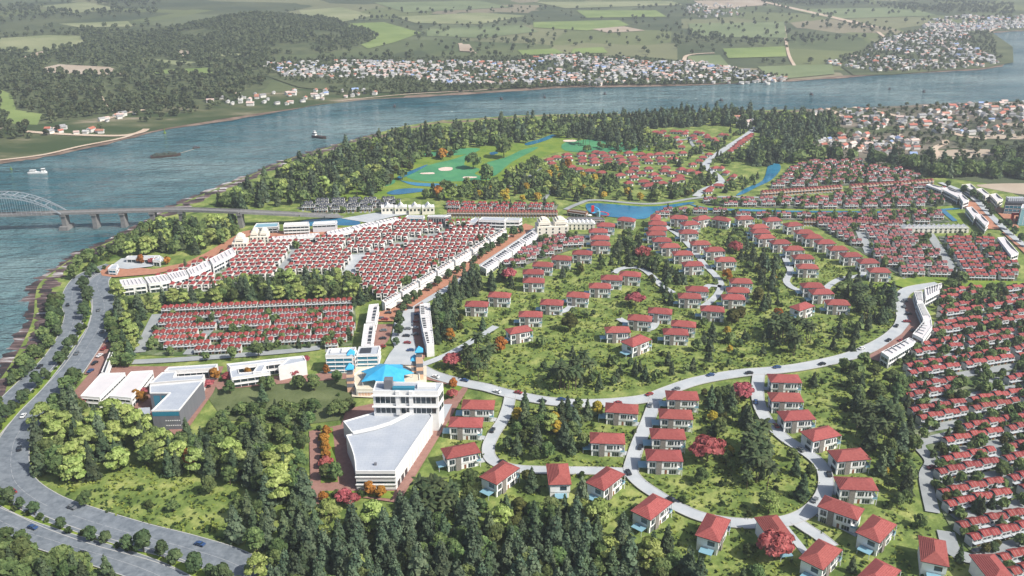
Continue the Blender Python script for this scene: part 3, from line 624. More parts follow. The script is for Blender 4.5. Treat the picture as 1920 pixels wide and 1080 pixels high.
# four lantern towers
for i, (px, py, h, lab) in enumerate(((660.5, 699, 13.5, 'cream lantern tower with blue cap beside the blue-windowed office'), (659, 735, 16, 'cream lantern tower with blue cap at the lawn corner of the terrace'), (779, 713, 14.5, 'shorter blue-capped cream tower of the pair by the boulevard'), (788, 714, 20, 'taller blue-capped cream tower of the pair by the boulevard'))):
    t = empty('lantern_tower', (*G(px, py), 0), .1, lab, 'tower', 'blue-capped towers round the tent')
    mb = MB(); mb.box(-1.9, 1.9, -1.9, 1.9, 0, h-4.5); mb.build('shaft', [m_peach], t)
    for z in (h*.25, h*.48):
        mb = MB(); mb.box(-2.0, 2.0, -2.0, 2.0, z, z+2.2); mb.build('band', [m_greyw], t)
    mb = MB(); mb.box(-1.6, 1.6, -1.6, 1.6, h-4.5, h-1.4); mb.build('lantern', [m_greyw], t)
    mb = MB(); mb.box(-2.3, 2.3, -2.3, 2.3, h-1.4, h-.9); mb.quad((-2.3, -2.3, h-.9), (2.3, -2.3, h-.9), (0, 0, h+1.8)); mb.quad((2.3, -2.3, h-.9), (2.3, 2.3, h-.9), (0, 0, h+1.8)); mb.quad((2.3, 2.3, h-.9), (-2.3, 2.3, h-.9), (0, 0, h+1.8)); mb.quad((-2.3, 2.3, h-.9), (-2.3, -2.3, h-.9), (0, 0, h+1.8)); mb.build('cap', [m_blue], t)
    raster(PROT, [(px-6, py-8), (px+6, py-8), (px+6, py-h*3), (px-6, py-h*3)])
# blue-windowed offices
FL = tuple((z, z+1.7) for z in (1.0, 3.6, 6.2, 8.8))
o1 = bldg('office_block', [(610, 668), (616, 655), (668, 652.5), (661, 667)], 12, 'white and blue banded office block with panelled roof beside the lawn', 'office', floors=FL, glass=m_bglass, panes=4.2, margin=.4)
o2 = bldg('office_block', [(668, 667), (673, 652), (713, 650), (709, 666)], 8.5, 'white office block with dark roof deck next to the boulevard', 'office', floors=FL[:3], glass=m_bglass, panes=4, margin=.4)
for o, z, pts in ((o1, 12, [(619, 663), (622, 656.5), (637, 656), (635, 662.5)]), (o1, 12, [(640, 662.5), (642, 655.6), (657, 655), (655, 662)])):
    mb = MB(); mb.prism(rel(o, pts, z), z+.14, z+1.0); mb.build('roof_panel', [m_white], o)
mb = MB(); mb.prism(rel(o2, [(674, 663), (677, 654), (697, 653), (695, 662)], 8.5), 8.64, 9.0); mb.build('roof_panel', [m_flatd], o2)
# the school-like group west of the lawn
bldg('classroom_wing', [(151, 744), (189, 702), (235, 700.3), (187, 747)], 6.6, 'westernmost low white building with pale roof above the light green trees', 'building', m_white, m_pinkr, floors=((4.6, 5.8), (.8, 3.2)), panes=2.6)
bldg('classroom_wing', [(205, 744), (246, 698.5), (287, 696), (246, 748)], 6.6, 'low white building with pale roof between the westernmost one and the dark block', 'building', m_white, m_pinkr, floors=((4.6, 5.8), (.8, 3.2)), panes=2.6)
bldg('back_wing', [(308, 697.5), (316, 690), (408.5, 684), (404.5, 691.5)], 7.5, 'long narrow white wing behind the dark grey block', 'building', floors=((2, 5.8),), minlen=10)
bldg('link_wing', [(281, 720), (304, 700), (331, 698), (326, 708), (384, 704), (380, 713), (330, 716)], 8.2, 'flat-roofed link building joined to the back of the dark block', 'building', floors=((3, 6),), minlen=12)
aud = bldg('auditorium', [(284, 772), (318, 738.5), (281, 738.5), (281, 724), (381, 715), (336, 771)], 11.5, 'dark grey windowless block with slanted pale roof west of the lawn', 'building', m_greyw, m_flat)
a, c = rel(aud, [(284, 772), (336, 771)], 11.5); L_ = math.hypot(c[0]-a[0], c[1]-a[1])
mb = MB(); ebox(mb, a, c, .3, L_-.3, -.05, .1, 9.0, 11.2); mb.build('window', [m_bglass], aud)
for z in (6.0, 3.2):
    for j in range(7):
        mb = MB(); ebox(mb, a, c, L_*.45+j*1.1, L_*.45+j*1.1+.7, -.05, .08, z, z+.45); mb.build('window', [m_frame], aud)
mb = MB(); pts = rel(aud, [(283, 739), (317, 739)], 11.4)
for i in range(3): ebox(mb, pts[0], pts[1], 1+i*4.2, 4.4+i*4.2, -.4, -.1, 3, 10.5)
mb.build('court_glazing', [m_bglass], aud)
mb = MB(); mb.prism(rel(aud, [(243, 800), (262, 776), (283, 775), (283, 800)], 0), .05, 3.6); mb.build('entrance_ramp', [m_flat], aud)
sch = empty('courtyard_school', (*G(500, 690), 0), 0, 'white school with flat roofs round two courtyards north of the lawn', 'school')
body(sch, GP([(425, 684), (569, 668.5), (572, 673), (431, 690)], 8), 8, m_white, m_flat, floors=((4.6, 6.8), (1, 3.2)), wname='back_wing')
body(sch, GP([(431, 695), (446.6, 692), (449, 701), (504, 696.5), (507, 700), (434, 710)], 6.8), 6.8, m_white, m_flat, floors=((4.0, 5.8), (.8, 2.8)), wname='front_wing')
body(sch, GP([(486, 682), (501, 680), (491, 699), (474, 700)], 7.3), 7.3, m_white, m_flat, wname='link')
body(sch, GP([(522, 689), (542, 673), (570, 671), (574.5, 678)], 9.4), 9.4, m_white, m_flat, wname='hall')
# rows of shop houses: traced roof strips, one building for each stretch
def strip_rows(back, front, z, n, name, lab, cat='shophouse', group=None, wm=None, rm=None, panel=True, pside=.25, gap=.6, floors=None, deck=None):
    for i in range(n):
        def at(line, t):
            t *= len(line)-1; k = min(int(t), len(line)-2); f = t-k; return (line[k][0]+(line[k+1][0]-line[k][0])*f, line[k][1]+(line[k+1][1]-line[k][1])*f)
        g = .008
        t0, t1 = i/n+g, (i+1)/n-g
        px = [at(back, t0), at(back, (t0+t1)/2), at(back, t1), at(front, t1), at(front, (t0+t1)/2), at(front, t0)]
        r = bldg(name, px, z, lab.format(od(i)), cat, wm or m_white, rm or m_pinkr, group, floors=floors or ((.8, 3.0), (4.2, z-1.6)), panes=2.4, parapet=.5, minlen=6)
        if panel:
            def mx(p, q, s): return (p[0]+(q[0]-p[0])*s, p[1]+(q[1]-p[1])*s)
            q = [mx(at(back, t0+.12*(t1-t0)), at(front, t0+.12*(t1-t0)), pside-.17), mx(at(back, t1-.12*(t1-t0)), at(front, t1-.12*(t1-t0)), pside-.17), mx(at(back, t1-.12*(t1-t0)), at(front, t1-.12*(t1-t0)), pside+.17), mx(at(back, t0+.12*(t1-t0)), at(front, t0+.12*(t1-t0)), pside+.17)]
            mb = MB(); mb.prism(rel(r, q, z), z+.13, z+.4); mb.build('roof_panel', [m_flatd], r)
        nseg = 6
        for j in range(1, nseg):
            t = t0+(t1-t0)*j/nseg; a, c = rel(r, [at(back, t), at(front, t)], z)
            a, c = ((a[0]*.9+c[0]*.1), (a[1]*.9+c[1]*.1)), ((c[0]*.9+a[0]*.1), (c[1]*.9+a[1]*.1))
            mb = MB(); mb.bar((*a, z+.75), (*c, z+.75), .3, .6); mb.build('party_wall', [wm or m_white], r)
GL, GR = 'shop houses along the boulevard', 'shop houses by the curved road on the right'
strip_rows([(686, 606), (692, 572)], [(703, 606), (710, 570)], 8.5, 1, 'shophouse_row', 'flat white shop row at the bend, left of the boulevard', group=GL, pside=.75)
strip_rows([(677, 650), (683, 608)], [(696, 650), (702, 607)], 8.5, 1, 'shophouse_row', 'flat white shop row nearest the blue office block, left of the boulevard', group=GL, pside=.75)
strip_rows([(787, 571), (788, 592), (793, 619), (800, 648)], [(806, 568), (808, 592), (811, 618), (814, 646)], 8.5, 3, 'shophouse_row', 'white shop row right of the boulevard, {} down towards the tent', group=GL)
strip_rows([(714, 566), (946, 427)], [(720, 570.5), (952, 431.5)], 6.5, 7, 'shophouse_row', 'cream shop row on the long straight boulevard, {} from the bend, left side', group=GL, rm=m_pinkc, pside=.14, gap=.1)
ar = GP([(720, 570.8), (952, 431.8)], 6.5)
for i in range(7):
    a = (ar[0][0]+(ar[1][0]-ar[0][0])*(i/7+.012), ar[0][1]+(ar[1][1]-ar[0][1])*(i/7+.012)); c = (ar[0][0]+(ar[1][0]-ar[0][0])*((i+1)/7-.012), ar[0][1]+(ar[1][1]-ar[0][1])*((i+1)/7-.012))
    r = [o for o in bpy.data.objects if o.name.startswith('shophouse_row') and o.get('label', '').endswith(f'{od(i)} from the bend, left side')][0]; ox, oy = r.location.x, r.location.y
    mb = MB(); ebox(mb, (a[0]-ox, a[1]-oy), (c[0]-ox, c[1]-oy), 0, math.hypot(c[0]-a[0], c[1]-a[1]), .5, 3.7, 3.2, 3.5); mb.build('arcade_roof', [m_creamw], r)
    l = math.hypot(c[0]-a[0], c[1]-a[1])
    for j in range(5):
        mb = MB(); ebox(mb, (a[0]-ox, a[1]-oy), (c[0]-ox, c[1]-oy), l*j/4.05, l*j/4.05+.4, 3.2, 3.5, 0, 3.19); mb.build('arcade_post', [m_creamw], r)
strip_rows([(900, 500), (1000, 432)], [(911, 506), (1010, 439)], 6, 4, 'shophouse_row', 'white shop row among dark trees right of the boulevard, {} from the bend', group=GL)
strip_rows([(222, 526), (300, 517), (360, 503), (437, 464)], [(227, 538), (310, 529), (366, 514), (444, 474)], 7.5, 5, 'shophouse_row', 'white shop row under the terracotta street, {} from the highway', group='shop houses below the terracotta street', panel=False)
strip_rows([(509, 445), (599, 437.5)], [(511, 449), (600, 441)], 6, 2, 'shophouse_row', 'long lilac-white row below the pavilions, {} from the white towers', panel=False, group='long white rows')
strip_rows([(611, 436), (682, 420), (745, 407.5)], [(614, 441), (690, 425), (749, 411)], 6, 3, 'shophouse_row', 'lilac-white row climbing towards the roundabout, {} from the pool', panel=False, group='long white rows')
for px, lab in (([(1652, 661), (1704, 634), (1717, 641), (1667, 671)], 'white shop row nearest the villas on the curved road'), ([(1711, 627), (1733, 601), (1746, 599), (1748, 613), (1731, 637)], 'white shop row at the elbow of the curved road'), ([(1719, 570), (1731, 568), (1746, 597), (1731, 599)], 'white shop row along the straight middle of the curved parking'), ([(1714, 548), (1729, 546), (1731, 566), (1720, 568)], 'short white shop row behind the curved parking'), ([(1733, 541), (1766, 531), (1762, 546), (1736, 560)], 'white shop row at the far end of the curved road')):
    r = bldg('shophouse_row', px, 7.5, lab, 'shophouse', group=GR, floors=((.8, 3), (4, 6.2)), panes=2.4, rm=m_pinkr, parapet=.5)
    w = rel(r, px, 7.5); w = [Vector(p) for p in w]
    mid = sum(w, Vector((0, 0)))/len(w); e0, e1 = w[0], w[1]
    mb = MB(); mb.prism([tuple(e0*.84+mid*.16), tuple(e1*.84+mid*.16), tuple(e1*.6+mid*.4), tuple(e0*.6+mid*.4)], 7.63, 7.95); mb.build('roof_panel', [m_flatd], r)
    for j in range(1, 6):
        t = j/6; a = w[0].lerp(w[1], t).lerp(mid, .1); c = w[-1].lerp(w[2], t).lerp(mid, .12)
        mb = MB(); mb.bar((*a, 8.3), (*a.lerp(c, .85), 8.3), .3, .6); mb.build('party_wall', [m_white], r)
for i, (px, lab) in enumerate((([(1736, 347), (1743, 345), (1769, 352), (1766, 358)], 'white row at the top of the parade'), ([(1764, 354), (1775, 352), (1803, 362), (1796, 371)], 'white row second down the parade'), ([(1797, 366), (1804, 364), (1817, 376), (1806, 380)], 'short white row third down the parade'), ([(1811, 390), (1822, 388), (1835, 401), (1826, 409)], 'white row beside the green plot on the parade'), ([(1828, 404), (1839, 402), (1854, 417), (1848, 425)], 'white row beside the bridge on the parade'), ([(1870, 446), (1884, 445), (1910, 475), (1896, 480)], 'white row below the bridge at the picture edge'), ([(1803, 347), (1820, 345), (1832, 355), (1826, 359)], 'cream row on the far side of the parade'), ([(1830, 355), (1841, 353), (1856, 365), (1848, 369)], 'cream row farther along the far side of the parade'), ([(1856, 365), (1868, 363), (1881, 374), (1870, 380)], 'cream row with dark roof beside the navy block'))):
    r = bldg('parade_row', px, 7, lab, 'shophouse', m_creamw if i > 5 else m_white, m_pinkr, 'shop rows along the parade', floors=((.8, 3), (4, 6)), panes=2.6, parapet=.5)
    w = [Vector(p) for p in rel(r, px, 7)]; mid = sum(w, Vector((0, 0)))/4
    mb = MB(); mb.prism([tuple(w[1]*.8+mid*.2), tuple(w[2]*.8+mid*.2), tuple(w[2]*.35+mid*.65), tuple(w[1]*.35+mid*.65)], 7.13, 7.4); mb.build('roof_panel', [m_flatd], r)
nav = bldg('navy_block', [(1884, 381), (1888, 371), (1935, 372), (1935, 383)], 11, 'navy slatted block at the right edge beyond the parade', 'building', m_flatd, m_flatd, floors=((1, 3), (4, 6), (7, 9)), glass=m_bglass)
for j in range(8):
    dome_rooftop(nav, (1889+j*4, 376), 11, 3.0, 1.2, 5, m_steel, 'roof_fin')
bldg('glass_tower', [(1914, 391), (1917, 384), (1960, 384), (1960, 391)], 16, 'cyan glass building cut by the right edge of the picture', 'building', m_bglass, m_flat, floors=((1, 15),), glass=m_canopy)
rs = empty('sculpture', (*G(1904, 416), 0), 0, 'big red looped sculpture on the plaza at the right edge', 'sculpture')
for k, (x0, x1, z0, z1, y) in enumerate(((-4.5, -2.7, 0, 8, 0), (-4.5, 3.6, 6.3, 8.1, .03), (1.8, 3.6, 4, 11.5, -.03), (-1.0, .8, 0, 5.2, -1.2), (-1.0, 4.4, 3.6, 5.3, -1.25))):
    mb = MB(); mb.box(x0, x1, y-.8, y+.8, z0, z1); mb.build('arm', [m_red], rs)
# civic buildings round the roundabout
bldg('civic_hall', [(801, 407), (803, 404.5), (846, 404), (834, 408)], 8.5, 'dark glass box hall among the red roofs by the roundabout', 'building', m_glass, m_flat, floors=((1, 7.8),), panes=2)
bldg('civic_hall', [(760, 408), (764, 404.5), (796, 405), (794, 409)], 5, 'low pale blue hall beside the dark glass hall', 'building', m_white, m_flat, floors=((1, 4.2),), glass=m_bglass)
bldg('market_hall', [(897, 413), (905, 408), (948, 409), (946, 415)], 10, 'white market hall with dark window bands at the head of the boulevard', 'building', floors=((1, 2.8), (4, 5.8), (7, 8.8)), margin=.3)
bldg('market_hall', [(947, 414), (951, 409), (979, 410), (974, 414)], 7, 'lower white wing beside the banded market hall', 'building', floors=((1, 2.6), (4, 5.6)), margin=.3)
bldg('market_hall', [(873, 418), (890, 409), (899, 410), (892, 419)], 5, 'small white pavilion left of the banded market hall', 'building', floors=((1, 3.8),))
for i, px in enumerate((727, 752, 778, 803)):
    r = empty('gatehouse', (*G(px, 401), 0), .15, f'white gabled gatehouse, {od(i)} from the left beside the roundabout', 'house', 'white gatehouses')
    mb = MB(); mb.box(-5.5, 5.5, -4, 4, 0, 7); mb.build('wall', [m_creamw], r)
    mb = MB(); mb.gable(-3, 3, -4.4, 4.4, 7.003, 3.4, 0, 0, 'y'); mb.box(-5.6, -3.1, -4.1, 4.1, 7.003, 7.5); mb.box(3.1, 5.6, -4.1, 4.1, 7.003, 7.5); mb.build('roof', [m_white], r)
    for sx in (-3.4, 0, 3.4):
        mb = MB(); mb.box(sx-.9, sx+.9, -4.12, -3.9, 3.8, 5.8); mb.build('window', [m_glass], r)
    raster(PROT, [(px-11, 402), (px+11, 402), (px+11, 384), (px-11, 384)])
def tower_block(px, py, w, h, lab, twin=True, base=True):
    r = empty('gabled_tower', (*G(px, py), 0), .12, lab, 'tower', 'white stepped towers')
    mb = MB(); mb.box(-w/2, w/2, -7, 7, 0, h*.62); mb.build('wall', [m_creamw], r)
    for sx in ((-.26, .26) if twin else (0,)):
        x = sx*w; t = w*.19 if twin else w*.3
        mb = MB(); mb.box(x-t, x+t, -5.5, 5.5, h*.62+.003, h*.84); mb.box(x-t*.72, x+t*.72, -4.8, 4.8, h*.84+.003, h*.93); mb.box(x-t*.36, x+t*.36, -4, 4, h*.93+.003, h); mb.build('gable', [m_creamw], r)
        mb = MB(); mb.box(x-t*.8, x+t*.8, -5.66, -5.4, h*.66, h*.70); mb.build('ledge', [m_flatd], r)
    for j in range(5):
        for k in range(3):
            x = -w*.42+j*w*.21; mb = MB(); mb.box(x-.6, x+.6, -7.1, -6.9, h*.08+k*h*.18, h*.08+k*h*.18+1.6); mb.build('window', [m_glass], r)
    s = P(*G(px, py), 0)[2]; raster(PROT, [(px-w/2*s, py), (px+w/2*s, py), (px+w/2*s, py-h*s*.9), (px-w/2*s, py-h*s*.9)]); raster(EXCL, [(px-w/2*s, py), (px+w/2*s, py), (px+w/2*s, py-8), (px-w/2*s, py-8)])
tower_block(1034, 441, 26, 15.5, 'cream twin-gabled landmark building at the top of the boulevard')
tower_block(453, 470, 11, 14, 'white stepped tower at the end of the terracotta street, nearer the river', False)
tower_block(489, 456, 14, 12.5, 'white stepped tower beside the blue-roofed pavilion', True)
# pavilions by the pool
bldg('pavilion', [(475, 428), (481, 420), (523, 418.5), (521, 426)], 6, 'pavilion with blue roof behind the white tower', 'pavilion', m_greyw, m_canopy, floors=((1, 3), (3.6, 5)))
bldg('pavilion', [(531, 424), (534, 419), (579, 417), (579, 422)], 8.5, 'white striped pavilion in the middle of the pool side', 'pavilion', m_white, m_white, floors=((1, 2.4), (3.6, 5), (6.2, 7.6)), margin=.3)
bldg('pavilion', [(586, 422), (589, 417), (632, 414.5), (629, 420)], 7.5, 'grey-walled pavilion nearest the pool end', 'pavilion', m_steel, m_white, floors=((5.4, 6.8),), margin=.3)
bldg('entrance_pavilion', [(286, 489), (290, 482), (302, 482), (300, 490)], 5, 'small white lodge under the terracotta street', 'pavilion', floors=((1, 4),))
bldg('riverside_hall', [(236, 484), (240, 481), (300, 480), (296, 485)], 5, 'long white hall by the riverside trees', 'building', floors=((1, 4),))
bldg('riverside_kiosk', [(202, 505), (210, 497), (222, 497), (218, 506)], 5.5, 'curved white kiosk with blue glass at the highway fork', 'building', floors=((1, 2.4), (3.2, 4.8)), glass=m_bglass, minlen=3)
bldg('parking_shed', [(190, 700), (216, 637), (221, 637), (198, 702)], 6, 'narrow white row beside the brick strip along the highway', 'building', floors=((1, 3),), rm=m_flatd)
# lakeside pier and slides
bldg('lakeside_pier', [(1060, 412), (1066, 408), (1130, 408), (1134, 412)], 5, 'dark banded pier building by the lake', 'pier', m_stone, m_greyw, floors=((.8, 2), (2.8, 4)), margin=.2)
bldg('lakeside_shed', [(1063, 396), (1068, 393), (1102, 397), (1098, 401)], 5, 'brown-roofed open shed on the lake shore', 'shed', m_timber, m_stone, floors=((1, 4),))
for i, (px, py, c, lab) in enumerate(((1111, 402, m_red, 'red and blue water slide tower nearest the lake'), (1122, 408, m_canopy, 'blue water slide at the pier end'))):
    r = empty('water_slide', (*G(px, py), 0), i, lab, 'slide'); mb = MB(); mb.box(-1.2, 1.2, -1.2, 1.2, 0, 8-2*i); mb.build('tower', [c], r)
    mb = MB(); p = None
    for k in range(15):
        t = k/14; q = (1.2+5*math.sin(t*7)*.6+t*5, 4*math.cos(t*7)-4, (7-2*i)*(1-t)+.4)
        if p: mb.bar(p, q, 1.0, .3)
        p = q
    mb.build('chute', [m_blue if i == 0 else m_red], r)
PC = [m_red, m_blue, m_white, m_blue, m_red, m_white, m_blue, m_red]
PN = 'red blue white blue red white blue red'.split()
for i in range(8):
    px, py = 1068+i*7.5, 403.5+(i % 3)*2.2
    r = empty('parasol', (*G(px, py), 0), 0, f'{PN[i]} parasol on the lake deck, {od(i)} from the left', 'parasol', 'parasols on the lake deck')
    mb = MB(); mb.tube((0, 0, 0), (0, 0, 2.6), .08, .08, 5); mb.build('pole', [m_steel], r)
    mb = MB()
    for k in range(8):
        a, b2 = 2*math.pi*k/8, 2*math.pi*(k+1)/8; mb.quad((2.2*math.cos(a), 2.2*math.sin(a), 2.3), (2.2*math.cos(b2), 2.2*math.sin(b2), 2.3), (0, 0, 3.2))
    mb.build('shade', [PC[i]], r)
# ------------------------------------------------------------------ the bridge
BR = [(-60, 466), (0, 456), (60, 447), (120, 429), (177, 429.5), (230, 430)]
bz = 14.5
deck_px = [(-120, 405), (-40, 403.5), (0, 402.5), (120, 398.5), (240, 395), (340, 393), (450, 396.5)]
br = empty('bridge', (*G(120, 398, bz), 0), 0, 'grey river bridge with twin white arches over the left edge', 'bridge')
bo = br.location
line = [(x, y, bz) for x, y in GP(smooth(deck_px, 5), bz)]
e1 = G(560, 402, 9); e2 = G(640, 405, 1.3); line += [(*e1, 9), (*G(605, 404, 5.2), 5.2), (*e2, 1.4)]
line = [(x-bo.x, y-bo.y, z) for x, y, z in line]
mb = MB()
for a, c in zip(line, line[1:]): mb.bar(a, c, 8.4, .9)
mb.build('deck', [m_conc], br)
for sg in (-1, 1):
    mb = MB()
    for a, c in zip(line, line[1:]):
        l = math.hypot(c[0]-a[0], c[1]-a[1]); nx, ny = -(c[1]-a[1])/l*4.1*sg, (c[0]-a[0])/l*4.1*sg
        mb.bar((a[0]+nx, a[1]+ny, a[2]+1.0), (c[0]+nx, c[1]+ny, c[2]+1.0), .25, .995)
    mb.build('railing', [m_conc], br)
def deck_at(px):
    y = np.interp(px, [p[0] for p in deck_px], [p[1] for p in deck_px]); x, y = G(px, y, bz); return (x-bo.x, y-bo.y)
for px in (120, 177, 230, 286, 340, 450):
    x, y = deck_at(px); mb = MB()
    mb.box(x-1.9, x+1.9, y-3.4, y+3.4, -1, bz-1.32); mb.box(x-2.4, x+2.4, y-4.4, y+4.4, bz-2.6, bz-1.35)
    if px == 120: mb.box(x-3.6, x+3.6, y-6.5, y+6.5, -1, 3.5)
    mb.build('pier', [m_conc], br)
xa, ya = deck_at(120); xb, yb = deck_at(-100)
for sg in (-1, 1):
    mb = MB(); prev = None; hg = []
    for k in range(25):
        t = k/24; h = 18*4*t*(1-t); x, y = xa+(xb-xa)*t, ya+(yb-ya)*t+sg*5.3
        q = (x, y, bz+h+.6); q2 = (x, y, bz+h*.86+.2)
        if prev: mb.bar(prev[0], q, .55, .5); mb.bar(prev[1], q2, .55, .5); mb.bar(prev[0], q2, .25, .25); mb.bar(prev[1], q, .25, .25)
        prev = (q, q2); hg.append(q2)
    ar = mb.build('arch', [m_arch], br)
    for q in hg[2:-2:1]:
        mb = MB(); mb.tube((q[0], q[1], bz), q, .12, .12, 4); mb.build('hanger', [m_arch], ar)
for k in range(3, 22, 2):
    t = k/24; h = 18*4*t*(1-t); x, y = xa+(xb-xa)*t, ya+(yb-ya)*t
    mb = MB(); mb.bar((x, y-5.2, bz+h+.7), (x, y+5.2, bz+h+.7), .4, .4); mb.build('brace', [m_arch], br)
raster(PROT, [(-10, 410), (-10, 360), (130, 360), (130, 392), (340, 388), (560, 396), (650, 400), (650, 408), (560, 408), (340, 400), (130, 430)])
# ------------------------------------------------------------------ boats and buoy
def hull_mb(L, B, D, bow=.25, m=0):
    mb = MB(); sec = []
    for t in np.linspace(0, 1, 9):
        w = B/2*(min(1, (1-t)/bow)**.6 if t > 1-bow else 1)*(.85+.15*min(1, t/.1)); w = max(w, .02); x = -L/2+L*t
        sh = D*.25*max(0, (t-.6)/.4)**2
        sec.append([(x, -w, D+sh), (x, -w*.8, -.5), (x, w*.8, -.5), (x, w, D+sh)])
    for a, c in zip(sec, sec[1:]):
        mb.quad(a[0], a[1], c[1], c[0]); mb.quad(a[2], a[3], c[3], c[2]); mb.quad(a[3], a[0], c[0], c[3]); mb.quad(a[1], a[2], c[2], c[1])
    mb.quad(*sec[0]); return mb
def boat(name, px, py, yaw, L, B, D, lab, hm, cabins=(), cat='boat', cargo=None, mast=None, group=None):
    r = empty(name, (*G(px, py, .3), .3), R(yaw), lab, cat, group); hull_mb(L, B, D).build('hull', [hm], r)
    for x0, x1, w, z0, z1, cm in cabins:
        mb = MB(); mb.box(x0, x1, -w/2, w/2, z0, z1); mb.build('cabin', [cm], r)
        mb = MB(); mb.box(x0-.06, x1+.06, -w/2-.06, w/2+.06, z0+(z1-z0)*.55, z0+(z1-z0)*.85); mb.build('window', [m_glass], r)
    if cargo: 
        mb = MB(); n = 9
        for k in range(n):
            x = -L*.42+L*.78*k/n; h = D+1.2+1.3*math.sin(k*1.9)**2; mb.box(x, x+L*.78/n-.01, -B*.42, B*.42, D+.01, h)
        mb.build('cargo', [cargo], r)
    if mast: mb = MB(); mb.tube((mast, 0, D), (mast, 0, D+7), .15, .08, 5); mb.build('mast', [m_steel], r)
boat('barge', 311, 294, 24, 32, 8.5, 2.4, 'long dark loaded barge in mid river', m_rust, (), 'barge', m_darkhull)
boat('tugboat', 368, 278, 24, 8, 3, 1.3, 'small dark tug towing the barge', m_rust, ((-2.2, .8, 1.8, 1.3, 3.0, m_greyw),))
tr = GP([(335, 288), (363, 279.5)], 2); mb = MB(); mb.bar((*tr[0], 2.2), (*tr[1], 2.0), .25, .25); tag(mb.build('tow_rope', [m_dirt]), 'pale tow rope between the dark barge and the tug', 'rope')
boat('cargo_ship', 599, 259, -28, 21, 5.5, 2.8, 'cargo ship with white bridge house near the wooded bank', m_rust, ((-9, -5, 4, 2.8, 6.3, m_white), (-8.4, -6, 3, 6.31, 8.2, m_white)), 'ship', mast=4)
boat('river_ferry', 71, 325, 8, 19, 4.6, 1.6, 'white river ferry with two cabins near the far left bank', m_white, ((-7.5, -1.5, 3.4, 1.6, 3.8, m_white), (4, 7.5, 3.4, 1.6, 5, m_white)), 'ferry')
for i, (px, py, lab) in enumerate(((940, 186, 'small dark fishing boat off the long town, largest of the far ones'), (1021, 183, 'tiny dark boat right of the largest far fishing boat'), (1134, 177, 'small dark boat below the right end of the long town'), (1521, 178, 'dark boat off the right bank, nearest the left of three'), (1668, 168, 'dark boat off the right bank, middle of three'), (1732, 173, 'dark boat off the right bank, rightmost of three'), (740, 200, 'tiny dark boat near the sandy far bank'), (1352, 189, 'tiny dark boat near the reed bank'))):
    boat('fishing_boat', px, py, random.uniform(60, 120), 8, 3, 1.3, lab, m_rust, ((-2, 1, 2, 1.3, 3.6, m_greyw),), group='fishing boats')
r = empty('buoy', (*G(309, 250, .3), .3), 0, 'yellow-green buoy by the far bank', 'buoy')
mb = MB(); mb.tube((0, 0, -.3), (0, 0, 1.4), 1.6, 1.6, 10); mb.build('float', [m_verge], r); mb = MB(); mb.tube((0, 0, 1.4), (0, 0, 6), .8, .3, 8); mb.build('beacon', [m_verge], r)
r = empty('buoy', (*G(21, 318, .3), .3), 0, 'small yellow-green buoy left of the white ferry', 'buoy')
mb = MB(); mb.tube((0, 0, -.3), (0, 0, 1.0), 1.1, 1.1, 10); mb.build('float', [m_verge], r); mb = MB(); mb.tube((0, 0, 1.0), (0, 0, 3.4), .5, .2, 8); mb.build('beacon', [m_verge], r)

